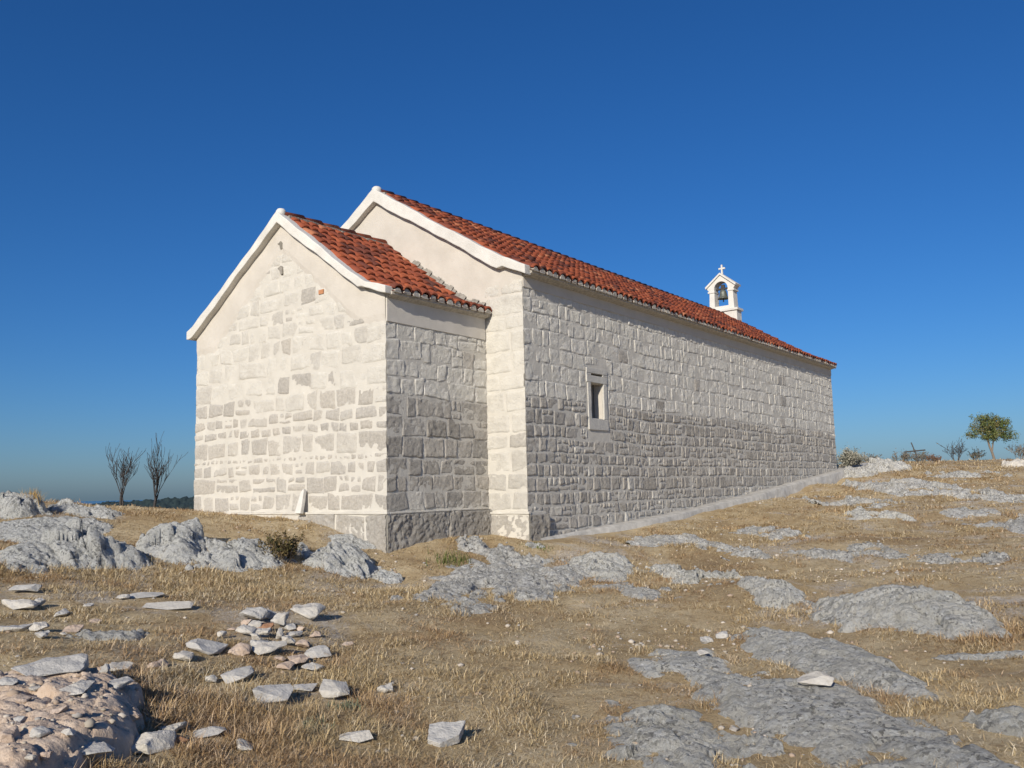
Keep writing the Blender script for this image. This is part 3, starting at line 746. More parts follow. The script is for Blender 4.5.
# ------------------------------------------------------------------ chapel
ch = empty('chapel', ORG, math.atan2(RDIR[1], RDIR[0]))
tag(ch, 'whitewashed stone chapel with red tiled roofs standing on the rocky rise', 'chapel')

CXA, CXN = -2.71, -2.88         # ridge lines of the apse and of the nave
AL, AR, AD = -5.38, 0.0, 2.72   # apse: left and right walls, depth
NL, NR, N0, N1 = -6.66, 0.90, 2.67, 21.3
A_PROF = [(0.0, 5.54), (2.32, 3.84), (2.83, 3.69)]       # (distance from ridge, roof height): a kick at the eaves
N_PROF = [(0.0, 6.74), (3.43, 4.62), (3.95, 4.40)]
A_LEFT = [(0.0, 5.54), (2.62, 3.70), (2.83, 3.60)]; N_LEFT = [(0.0, 6.74), (3.7, 4.45), (3.95, 4.33)]
LEFT = {id(A_PROF): A_LEFT, id(N_PROF): N_LEFT}                       # the left slopes run almost straight to the eaves
def prof_z(P, d):
    Q = LEFT.get(id(P), P) if d < 0 else P
    return float(np.interp(abs(d), [p[0] for p in Q], [p[1] for p in Q]))

def wall_body():
    A = MB()
    top = .10
    pa = [(AL, -1.6), (AR, -1.6), (AR, prof_z(A_PROF, AR - CXA) - top), (CXA, A_PROF[0][1] - top), (AL, prof_z(A_PROF, AL - CXA) - top)]
    A.prism(pa, 0.0, AD)
    A.build('apse_wall', M_MORTAR, ch)
    Nn = MB()
    e = NR; zt = prof_z(N_PROF, NR - CXN) - top; zl = prof_z(N_PROF, NL - CXN) - top
    t_ = .55
    # gable ends are whole prisms, the long walls are slabs, the window wall is pieced round its opening
    g = [(NL, -1.6), (NR, -1.6), (NR, zt), (CXN, N_PROF[0][1] - top), (NL, zl)]
    Nn.prism(g, N0, N0 + t_); Nn.prism(g, N1 - t_, N1)
    Nn.box((NL, N0 + t_, -1.6), (NL + t_, N1 - t_, zl))
    y0, y1, z0, z1 = WIN
    Nn.box((NR - t_, N0 + t_, -1.6), (NR, y0, zt)); Nn.box((NR - t_, y1, -1.6), (NR, N1 - t_, zt))
    Nn.box((NR - t_, y0, -1.6), (NR, y1, z0)); Nn.box((NR - t_, y0, z1), (NR, y1, z1 + .155)); Nn.box((NR - t_, y0, z1 + .195), (NR, y1, zt))
    Nn.build('nave_wall', M_MORTAR, ch)
WIN = (4.96, 5.46, 1.72, 2.46)
wall_body()

def stone_face(name, P0, U, Nrm, ulen, courses, width, lime_fn, limit=None, holes=(), res=.045, relief=(.012, .03), rough=.012, seed=1, joint=.014, jit=.03, skip=None, irregular=None, roll=.0065, tones=(0, 1), mat=None):
    """one masonry face: stones in courses, each a rounded cushion of its own standing out of the mortar"""
    r = np.random.default_rng(seed)
    Vs = []; Fs = []; As = []; off = 0
    P0 = np.array(P0, float); U = np.array(U, float); Nrm = np.array(Nrm, float)
    wav = lambda u, k: .035 * math.sin(u * .9 + k * 1.7) + .02 * math.sin(u * 2.3 + k)
    for ci in range(len(courses) - 1):
        z0, z1 = courses[ci], courses[ci + 1]
        u = 0.0; hgt = z1 - z0
        irr = irregular(.5 * (z0 + z1)) if irregular else 0
        while u < ulen - .02:
            wd = hgt * r.uniform(*width) * (1 if r.random() > .15 else 1.5)
            if ulen - (u + wd) < .18: wd = ulen - u
            parts = [(u, u + wd, z0, z1)]
            if irr and r.random() < irr:                      # rubble: two stones one above another
                zm = z0 + hgt * r.uniform(.38, .62); parts = [(u, u + wd, z0, zm), (u, u + wd * r.uniform(.4, .6), zm, z1)]
                parts.append((parts[1][1], u + wd, zm, z1))
            for (a0, a1, b0, b1) in parts:
                if a1 - a0 < .07 or b1 - b0 < .05: continue
                um, zm = .5 * (a0 + a1), .5 * (b0 + b1)
                if any(h[0] < a1 - .02 and a0 < h[1] - .0 and h[2] < b1 - .02 and b0 < h[3] for h in holes):
                    cut = False
                    for h in holes:
                        if h[0] < a1 - .02 and a0 < h[1] and h[2] < b1 - .02 and b0 < h[3]:
                            if um < .5 * (h[0] + h[1]): a1 = min(a1, h[0])
                            else: a0 = max(a0, h[1])
                    if a1 - a0 < .08: continue
                    um = .5 * (a0 + a1)
                if skip and skip(um, zm): continue
                nu = max(4, int((a1 - a0) / res) + 2); nv = max(4, int((b1 - b0) / res) + 2)
                s = np.linspace(0, 1, nu)[:, None] * np.ones((1, nv)); t = np.ones((nu, 1)) * np.linspace(0, 1, nv)[None]
                # push samples toward the rims so the edges roll over
                s2 = .5 - .5 * np.cos(math.pi * s); t2 = .5 - .5 * np.cos(math.pi * t)
                s = .45 * s + .55 * s2; t = .45 * t + .55 * t2
                cj = r.uniform(-jit, jit, (4, 2)) * min(1, (b1 - b0) / .3)
                jx = (cj[0, 0] * (1 - s) * (1 - t) + cj[1, 0] * s * (1 - t) + cj[2, 0] * s * t + cj[3, 0] * (1 - s) * t)
                jz = (cj[0, 1] * (1 - s) * (1 - t) + cj[1, 1] * s * (1 - t) + cj[2, 1] * s * t + cj[3, 1] * (1 - s) * t)
                edge_l = 0 if a0 <= .001 else 1; edge_r = 0 if a1 >= ulen - .001 else 1
                jx = jx * np.minimum(1, s * 99 + edge_l) * np.minimum(1, (1 - s) * 99 + edge_r)
                g = (joint(zm) if callable(joint) else joint) * r.uniform(.6, 1.6)
                uu = a0 + g * edge_l + (a1 - a0 - g * (edge_l + edge_r)) * s + jx
                zz = b0 + g + (b1 - b0 - 2 * g) * t + jz
                sx = (s if edge_l else .5 * np.ones_like(s)); sx = np.minimum(s if edge_l else 1.0, (1 - s) if edge_r else 1.0) * (a1 - a0)
                sy = np.minimum(t, 1 - t) * (b1 - b0)
                sd = int(r.integers(1, 9999))
                # rounded corners
                rr = .05; dd = np.minimum(np.minimum(sx, sy), np.sqrt(np.maximum(sx, 0) * np.maximum(sy, 0)) * .8)
                rise = 1 - np.exp(-dd / roll)
                pr = r.uniform(*(relief(zm) if callable(relief) else relief))
                tx, tz = r.uniform(-.03, .03, 2)
                out = -.012 + rise * (.012 + pr + tx * (s - .5) * .6 + tz * (t - .5) * .6)
                out = out + rise * rough * (.55 * fbm(uu * 9 + sd, zz * 9, 3, sd) + .55 * vnoise(uu * 27, zz * 27 + sd, sd))
                uu = uu + .006 * vnoise(uu * 14 + sd, zz * 14, sd + 3) * edge_l * edge_r; zz = zz + .01 * vnoise(uu * 9, zz * 9 + sd, sd + 4)
                zz = zz + np.array([[wav(q, 0) * .5 for q in row] for row in uu]) * np.clip((zz - P0[2]) , 0, 1)
                if limit is not None:
                    zz = np.minimum(zz, limit(uu))
                Pp = P0[None, None] + U[None, None] * uu[..., None] + np.array([0, 0, 1.0]) * (zz[..., None] - P0[2]) + Nrm[None, None] * out[..., None]
                Vs.append(Pp.reshape(-1, 3)); Fs.append(grid_faces(nu, nv, off)); off += nu * nv
                lv = lime_fn(um, zm, r); tn = tones(zm) if callable(tones) else tones; tone = tn[0] + (tn[1] - tn[0]) * r.beta(2.0, 2.0); cool = r.random()
                A = np.ones((nu * nv, 4)); A[:, 0] = lv; A[:, 1] = tone; A[:, 2] = cool; As.append(A)
            u += wd
    V = np.concatenate(Vs); F = np.concatenate(Fs)
    # keep faces looking outwards
    c = np.cross(U, [0, 0, 1.0])
    if c @ Nrm < 0: F = F[:, ::-1]
    o = link(name, np_mesh(name, V, [F], True, {'stone': np.concatenate(As)}), mat or M_STONE, ch)
    return o

def course_list(z0, z1, lo, hi, rnd):
    zs = [z0]
    while zs[-1] < z1 - .05:
        zs.append(zs[-1] + rnd.uniform(lo(zs[-1]) if callable(lo) else lo, hi(zs[-1]) if callable(hi) else hi))
    return zs
rc = np.random.default_rng(5)
def lime_front(u, z, r):
    if z > 2.15: return .32 + .46 * r.random() if r.random() > .05 else .05
    if z > 1.7: return r.uniform(.1, .5)
    return r.uniform(.0, .34)
def front_limit(u): return np.minimum(99, 5.54 - .30 - .72 * np.abs(u + AL - CXA))
stone_face('apse_masonry', (AL, 0, 0), (1, 0, 0), (0, -1, 0), AR - AL, [0, .33, .65, .89, 1.01, 1.37, 1.57, 1.80] + course_list(2.14, 5.2, .25, .38, rc), (.8, 1.7), lime_front,
           limit=front_limit, relief=lambda z: (.001, .010) if z > 2 else (.004, .012), rough=.007, seed=3, jit=.045, joint=lambda z: .006 if z > 2.1 else .013, roll=.014, tones=(.62, 1.2), irregular=lambda z: .30 if z < .9 else .05,
           skip=lambda u, z: z > 5.05 - .72 * abs(u + AL - CXA))
def lime_side(zt):
    def f(u, z, r):
        if z > zt + .25 * math.sin(u * 1.3) * .4: return r.uniform(.55, .95) if r.random() > .05 or z > 3.6 else .15
        return r.uniform(-.15, .16) if r.random() > .08 else .4
    return f
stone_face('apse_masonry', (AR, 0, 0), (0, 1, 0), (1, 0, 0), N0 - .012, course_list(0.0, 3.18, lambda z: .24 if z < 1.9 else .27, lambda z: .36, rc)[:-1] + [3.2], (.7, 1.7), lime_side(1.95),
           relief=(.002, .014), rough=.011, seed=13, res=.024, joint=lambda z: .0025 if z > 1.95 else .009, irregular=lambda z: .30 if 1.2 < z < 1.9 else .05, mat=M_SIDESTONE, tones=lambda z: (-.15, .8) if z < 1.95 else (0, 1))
# nave strip seen beside the apse
stone_face('nave_masonry', (AR + .004, N0, 0), (1, 0, 0), (0, -1, 0), NR - AR - .004, course_list(-.08, 4.15, .30, .42, rc)[:-1] + [4.2], (1.0, 1.7), lambda u, z, r: r.uniform(.25, .6) if z < 1.8 else r.uniform(.45, .85),
           relief=(.004, .012), rough=.008, seed=23, jit=.03, joint=.009, roll=.012)
FRAME = (WIN[0] - .17 - N0, WIN[1] + .18 - N0, WIN[2] - .24, WIN[3] + .31)
cs = course_list(-.72, 4.05, lambda z: .20 if z < 1.95 else .28, lambda z: .31 if z < 1.95 else .36, rc)[:-1] + [4.1]
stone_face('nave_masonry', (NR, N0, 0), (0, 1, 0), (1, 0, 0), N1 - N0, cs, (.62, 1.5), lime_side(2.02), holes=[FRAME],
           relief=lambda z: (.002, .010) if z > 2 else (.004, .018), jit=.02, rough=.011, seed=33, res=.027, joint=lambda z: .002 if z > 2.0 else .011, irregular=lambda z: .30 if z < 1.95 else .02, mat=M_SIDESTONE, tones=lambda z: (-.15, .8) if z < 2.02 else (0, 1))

# plinths of big dark blocks under the apse and the nave corner
def plinth():
    f = lambda u, z, r: r.uniform(.0, .18)
    stone_face('plinth', (AR + .05, -.05, -.86), (0, 1, 0), (1, 0, 0), N0 + .03, [-.86, -.04], (1.3, 1.9), f, relief=(.0, .05), rough=.022, seed=41, res=.02, jit=.03, tones=(-.75, .15))
    stone_face('plinth', (NR + .05, N0 - .05, -.86), (0, 1, 0), (1, 0, 0), .6, [-.86, -.12], (.7, .9), f, relief=(.0, .04), rough=.020, seed=44, res=.022, tones=(-.6, .2))
    stone_face('plinth', (-2.1, -.05, -.75), (1, 0, 0), (0, -1, 0), 2.15, [-.75, -.04], (.9, 1.4), lambda u, z, r: r.uniform(.0, .25), relief=(.004, .03), rough=.022, seed=42, res=.02, tones=(.2, .8))
    stone_face('plinth', (AR + .06, N0 - .05, -.86), (1, 0, 0), (0, -1, 0), NR + .05 - AR - .06, [-.86, -.12], (.6, .9), lambda u, z, r: r.uniform(.2, .5), relief=(.0, .02), rough=.015, seed=43, res=.03)
    b = MB()
    b.box((AL - .03, -.05, -1.6), (AR + .05, AD, -.03))
    b.build('plinth_core', M_MORTAR, ch, rough=.006, seg=.3)
    b = MB(); b.box((AR + .055, N0 - .05, -1.6), (NR + .05, N0 + .5, -.10))
    b.build('plinth_core', M_MORTAR, ch, rough=.006, seg=.3)
    b = MB()
    b.box((AL - .02, -.075, -.035), (AR + .07, .0, .0)); b.box((AR, .0, -.035), (AR + .07, N0 - .08, -.005)); b.box((AR + .055, N0 - .075, -.13), (NR + .07, N0, -.085))
    b.build('plinth_ledge', M_MORTAR, ch, bevel=.01, rough=.008)
plinth()

# plaster: gable band on the apse, east gable of the nave, strip under the apse eaves
def plaster():
    b = MB()
    zt = lambda x: prof_z(A_PROF, x - CXA) - .12
    zi = lambda x: 4.80 - .80 * abs(x - CXA)                 # inner edge of the plaster band
    xs = list(np.linspace(AL, CXA, 30)) + list(np.linspace(CXA, AR - .002, 30))[1:]
    rr = np.random.default_rng(2)
    top = [(x, zt(x)) for x in xs]
    inn = [(x, min(zt(x) - .25, max(zi(x), 3.12) + rr.uniform(-.03, .03))) for x in xs]
    mid = [(p[0], min(p[1] + .16, .5 * p[1] + .5 * q[1])) for p, q in zip(inn, top)]
    for i in range(len(xs) - 1):
        V = [(q[0], y, q[1]) for q, y in ((inn[i], .006), (inn[i + 1], .006), (mid[i + 1], -.016), (mid[i], -.016), (top[i + 1], -.018), (top[i], -.018))]
        b.add(V, [(0, 1, 2, 3), (3, 2, 4, 5)])
    b.build('plaster', M_PLASTER, ch)
    b = MB()                                                 # nave east gable
    zt = lambda x: prof_z(N_PROF, x - CXN) - .12
    xs = np.linspace(NL, NR, 41)
    top = [(x, zt(x)) for x in xs]
    bot = [(x, 3.2 if x < AR + .06 else min(4.2, 3.45 + (x - AR) * 1.1)) for x in xs]
    for i in range(len(xs) - 1):
        p = [bot[i], bot[i + 1], top[i + 1], top[i]]
        V = [(p[0][0], N0 + .004, p[0][1]), (p[1][0], N0 + .004, p[1][1])] + [(q[0], N0 - .018, q[1]) for q in p[2:]] + [(q[0], N0 - .001, q[1]) for q in p]
        b.add(V, [(0, 1, 2, 3)])
    b.build('plaster', M_PLASTER, ch)
    b = MB(); b.box((AR, .002, 3.16), (AR + .024, N0 - .028, 3.62)); b.build('plaster', mat_plaster('grey_cream_plaster', (.56, .525, .46), (.64, .60, .53)), ch, bevel=.006)
    b = MB(); b.box((NR, N0 + .002, 4.07), (NR + .022, N1 - .01, 4.28)); b.build('plaster', M_PLASTER, ch, bevel=.006)
plaster()

# raking verges: thick white rendered copings, horizontal feet at the eaves
def verge(P, CX, y0, y1, th, over, name='verge'):
    pts = []
    d_e = P[-1][0] + over
    for sgn in (-1, 1):
        pass
    ds = list(np.linspace(-d_e, d_e, 61))
    kick = P[1][0]
    rr = np.random.default_rng(int(th * 1000))
    wob = lambda d, k: .013 * math.sin(d * 2.1 + k) + .009 * math.sin(d * 5.3 + k * 2) + .006 * math.sin(d * 13.7 + k * 3)
    up = [(CX + d, prof_z(P, d) + .045 + wob(d, 1)) for d in ds]
    # underside keeps its thickness square to the slope, flat at the feet
    lo = [(CX + d, prof_z(P, d) + .045 - th * (1.24 - .46 * (_sm(kick - .16, kick - .02, d) if d > 0 else _sm(2.68 / 2.83 * d_e, d_e, -d))) + wob(d, 4)) for d in ds]
    V = []; n = len(ds)
    for y in (y0, y1):
        V += [(x, y, z) for x, z in up] + [(x, y, z) for x, z in lo]
    F = []
    for i in range(n - 1):
        F += [(i, i + 1, n + i + 1, n + i), (2 * n + i + 1, 2 * n + i, 3 * n + i, 3 * n + i + 1),
              (i, 2 * n + i, 2 * n + i + 1, i + 1), (n + i, n + i + 1, 3 * n + i + 1, 3 * n + i)]
    F += [(0, n, 3 * n, 2 * n), (n - 1, 3 * n - 1, 4 * n - 1, 2 * n - 1)]
    b = MB(); b.add(V, F); o = b.build(name, M_WHITE, ch, bevel=.018)
    return o
verge(A_PROF, CXA, -.15, .05, .16, .01)
verge(N_PROF, CXN, N0 - .15, N0 + .05, .22, .0)
verge(N_PROF, CXN, N1 - .12, N1 + .10, .16, .0)
b = MB(); b.lathe([(.0, -.1), (.10, -.1), (.095, .02), (.065, .06), (.0, .075)], (CXA, -.04, A_PROF[0][1] + .06), 14); b.build('finial', M_WHITE, ch, smooth=True)
b = MB(); b.lathe([(.0, -.1), (.11, -.1), (.105, .02), (.07, .055), (.0, .07)], (CXN, N0 - .04, N_PROF[0][1] + .06), 14); b.build('finial', M_WHITE, ch, smooth=True)

# roofs: barrel tiles laid in columns down the slope
def tile_roof(name, P, CX, y0, y1, over, spacing, expose, seed, sag=0.0):
    r = np.random.default_rng(seed)
    def slope(Q):
        d = np.array([p[0] for p in Q]); z = np.array([p[1] for p in Q])
        d = np.append(d[:-1], d[-1] + over); z[-1] = z[-1] - over * (z[-2] - z[-1]) / (Q[-1][0] - Q[-2][0]) * .6
        seg = np.concatenate([[0], np.cumsum(np.hypot(np.diff(d), np.diff(z)))]); L = seg[-1]
        pt = lambda s: (np.interp(s, seg, d), np.interp(s, seg, z))
        def nrm(s):
            a = np.array(pt(max(0, s - .15))); b_ = np.array(pt(min(L, s + .15))); t = (b_ - a) / np.linalg.norm(b_ - a); return t, np.array([-t[1], t[0]])
        return L, pt, nrm
    ncol = max(2, int(round((y1 - y0) / spacing))); sp = (y1 - y0) / ncol
    K = 7
    Vs = []; Fs = []; As = []; off = 0
    th = np.linspace(0, math.pi, K)
    for sgn in (1, -1):
        L, pt, nrm = slope(P if sgn > 0 else LEFT[id(P)]); nrow = int(math.ceil(L / expose))
        # the pans: one corrugated under-layer
        ss = np.linspace(0, L, 14); m = ncol * 4 + 1
        yy = np.linspace(y0, y1, m)
        for si, s in enumerate(ss):
            dd, zz = pt(s); t, n = nrm(s)
            hh = -.02 - .03 * np.abs(np.cos(math.pi * (yy - y0) / sp + math.pi / 2)) * -1 - .03
            Vs.append(np.stack([np.full(m, CX + sgn * (dd + n[0] * 0)), yy, zz + hh * .6 - .0 * ss[si] + 0 * yy], 1))
        f = grid_faces(14, m, off); Fs.append(f if sgn > 0 else f[:, ::-1]); off += 14 * m
        As.append(np.tile([[.3, 0, 0, 1]], (14 * m, 1)))
        for ci in range(ncol):
            yc = y0 + (ci + .5) * sp + r.uniform(-.008, .008)
            for ri in range(nrow):
                s1 = min(L, (ri + 1) * expose + r.uniform(-.015, .015)); s0 = max(0, s1 - expose - .07)
                if ri == nrow - 1: s1 = L + r.uniform(-.01, .01)
                col = np.clip(r.normal(.5, .27), 0, 1) if r.random() > .10 else r.uniform(0, .12)
                ra, rb = sp * .40, sp * .49
                lift0, lift1 = .0, .024 + r.uniform(-.004, .018)
                yj = r.uniform(-.014, .014)
                rows = []
                for (s, ra_, li, yo) in ((s0, ra, lift0, 0), (.5 * (s0 + s1), .5 * (ra + rb), .5 * lift1, yj * .5), (s1, rb, lift1, yj), (s1, rb * .78, lift1 - .016, yj)):
                    dd, zz = pt(min(s, L)); t, n = nrm(min(s, L))
                    h = np.sin(th) * ra_ * .82 + li - .012
                    w_ = np.cos(th) * ra_
                    rows.append(np.stack([CX + sgn * (dd + n[0] * h + t[0] * (s - min(s, L))), yc + yo + w_, zz + n[1] * h], 1))
                Vs.append(np.concatenate(rows)); f = grid_faces(4, K, off); Fs.append(f[:, ::-1] if sgn > 0 else f); off += 4 * K
                As.append(np.tile([[col, r.random(), 0, 1]], (4 * K, 1)))
    V = np.concatenate(Vs)
    if sag: V[:, 2] += sag * (np.sin((V[:, 1] - y0) / (y1 - y0) * 9.0) * .6 + np.sin((V[:, 1] - y0) * 2.7) * .25)
    me = np_mesh(name, V, [np.concatenate(Fs)], True, {'tile': np.concatenate(As)})
    o = link(name, me, M_TILE, ch)
    # mortar stopping the hollow ends at the eaves
    for sgn in (1, -1):
        L, pt, nrm = slope(P if sgn > 0 else LEFT[id(P)]); dd, zz = pt(L - .05)
        plug = MB()
        for ci in range(ncol):
            yc = y0 + (ci + .5) * sp
            q = [(yc + math.cos(a) * sp * .43, zz - .055 + math.sin(a) * (sp * .32 + .04)) for a in np.linspace(0, math.pi, 8)]
            x0, x1 = CX + sgn * (dd - .10), CX + sgn * (dd + .056 + r.uniform(-.012, .012))
            kk = r.uniform(.7, 1.0); q = [(yc + (a - yc) * r.uniform(.8, 1.0), (zz - .055) + (c - zz + .055) * kk) for a, c in q]
            n = len(q); V = [(x0, a, c) for a, c in q] + [(x1 - r.uniform(0, .02), a, c) for a, c in q]
            plug.add(V, [tuple(range(n)), tuple(range(2 * n - 1, n - 1, -1))] + [(i, i + n, (i + 1) % n + n, (i + 1) % n) for i in range(n)])
        plug.build('eave_mortar', M_PLUG, o)
    # ridge: one line of caps bedded in mortar
    rt = MB(); n = int((y1 - y0) / .38)
    Vs = []; Fs = []; As = []; off = 0
    for k in range(n):
        ya = y0 + k * (y1 - y0) / n - .03; yb = y0 + (k + 1) * (y1 - y0) / n
        rows = []
        for yq, rad, li in ((ya, .105, 0), (yb, .125, .02), (yb, .10, .0)):
            thh = np.linspace(-.15, math.pi + .15, 9)
            rows.append(np.stack([CX + np.cos(thh) * rad, np.full(9, yq), P[0][1] + .0 + np.sin(thh) * rad * .8 + li], 1))
        Vs.append(np.concatenate(rows)); Fs.append(grid_faces(3, 9, off)); off += 27
        As.append(np.tile([[np.clip(r.normal(.45, .2), 0, 1), 0, 0, 1]], (27, 1)))
    link('ridge_tiles', np_mesh('ridge_tiles', np.concatenate(Vs), [np.concatenate(Fs)], True, {'tile': np.concatenate(As)}), M_TILE, o)
    for sgn in (1, -1):
        bd = MB()
        for k in range(n * 2):
            ya = y0 + k * (y1 - y0) / n / 2; wv = r.uniform(.15, .21)
            bd.box((min(CX + sgn * .08, CX + sgn * wv), ya, P[0][1] - wv * .8), (max(CX + sgn * .08, CX + sgn * wv), ya + (y1 - y0) / n / 2 - .004, P[0][1] + .035 - .5 * (wv - .08)))
        bd.build('ridge_mortar', M_GREYMORTAR, o, rough=.012, seg=.08)
    return o
ra = tile_roof('apse_roof', A_PROF, CXA, .0, N0 - .03, .07, .225, .31, 4)
rn = tile_roof('nave_roof', N_PROF, CXN, N0 + .0, N1 - .06, .07, .225, .33, 5, .02)

def eaves():
    for P, CX, sides, ya, yb in ((A_PROF, CXA, ((1, AR), (-1, AL)), .0, N0 - .03), (N_PROF, CXN, ((1, NR), (-1, NL)), N0 + .03, N1 - .13)):
        for sgn, x in sides:
            b = MB(); xo = CX + sgn * (P[-1][0] + .03); z = (P if sgn > 0 else LEFT[id(P)])[-1][1] - .045
            b.prism([(x - sgn * .05, z + .06), (xo, z), (xo, z - .04), (x + sgn * .03, z - .085), (x - sgn * .05, z - .085)], ya, yb)
            b.build('eaves_soffit', M_PLUG, ch, rough=.008, seg=.15)
    # grey mortar fillet where the apse roof meets the nave gable
    for sgn in (1, -1):
        b = MB()
        ds = np.linspace(.9, 2.75, 24)
        for i in range(23):
            z0 = prof_z(A_PROF, ds[i]) + .05; z1 = prof_z(A_PROF, ds[i + 1]) + .05
            hh = .13 + .03 * math.sin(i * 1.7)
            xa, xb = CXA + sgn * ds[i], CXA + sgn * ds[i + 1]
            V = [(xa, N0 - .16, z0), (xb, N0 - .16, z1), (xb, N0 - .02, z1 + hh), (xa, N0 - .02, z0 + hh), (xa, N0 - .02, z0 - .1), (xb, N0 - .02, z1 - .1)]
            b.add(V, [(0, 1, 2, 3), (0, 4, 5, 1)])
        b.build('roof_flashing', M_GREYMORTAR, ch, rough=.012, seg=.06)
eaves()

# small things set in the apse gable: two square vents and a brick
for x, z in ((-2.74, 4.98), (-2.72, 4.50)):
    b = MB(); b.prism([(x - .08, z + .03), (x - .02, z), (x, z - .09), (x + .06, z - .09), (x + .06, z + .03), (x + .01, z + .07)], -.034, .0)
    b.build('vent', mat_flat('vent_stone', (.16, .145, .12), (.26, .24, .2), 20) if x < -2.73 else M_GREYMORTAR, ch, rough=.012, seg=.05)
b = MB(); b.box((-1.66, -.032, 3.86), (-1.53, .01, 3.94)); b.build('brick', mat_flat('terracotta_brick', (.42, .19, .09), (.52, .26, .14)), ch, rough=.006, seg=.05)

# window in the nave side wall
def window():
    y0, y1, z0, z1 = WIN; X = NR
    wobj = MB()
    wobj.box((X - .02, y0 - .12, z0 + .0), (X + .020, y0 + .0, z1))
    f = wobj.build('window', M_TRIM, ch, bevel=.008, rough=.004, seg=.06)
    j = MB(); j.box((X - .02, y1, z0), (X + .020, y1 + .13, z1)); j.build('jamb', M_TRIM, f, bevel=.008, rough=.004, seg=.06)
    l = MB(); l.box((X - .02, y0 - .16, z1 + .004), (X + .024, y1 + .16, z1 + .150)); l.box((X - .02, y0 - .16, z1 + .198), (X + .026, y1 + .16, z1 + .30))
    l.box((X - .02, y0 - .16, z1 + .152), (X + .020, y0 + .02, z1 + .196)); l.box((X - .02, y1 - .02, z1 + .152), (X + .020, y1 + .17, z1 + .196))
    l.build('lintel', M_TRIM, f, bevel=.008, rough=.004, seg=.06)
    s = MB(); s.box((X - .02, y0 - .13, z0 - .235), (X + .03, y1 + .14, z0 - .003)); s.build('sill', M_TRIM, f, bevel=.012, rough=.004, seg=.06)
    r_ = MB()
    r_.box((X - .54, y0 - .0, z0), (X - .02, y0 + .012, z1)); r_.box((X - .54, y1 - .012, z0), (X - .02, y1, z1)); r_.box((X - .54, y0 + .012, z1 - .012), (X - .02, y1 - .012, z1)); r_.box((X - .54, y0 + .012, z0), (X - .02, y1 - .012, z0 + .012))
    r_.build('reveal', M_PLASTER, f)
    p = MB()
    for k in range(5):
        w_ = (y1 - y0 - .03) / 5; ya = y0 + .015 + k * w_
        p.box((X - .36 - .01 * (k % 2), ya + .004, z0 + .014), (X - .33 - .01 * (k % 2), ya + w_ - .004, z1 - .014))
    p.build('shutter', M_WOOD, f)
    bars = MB()
    for k in range(3):
        yb = y0 + (k + 1) * (y1 - y0) / 4; bars.tube([(X - .16, yb, z0 + .005), (X - .16, yb, z1 - .005)], .009, 6)
    bars.build('bars', M_IRON, f)
window()

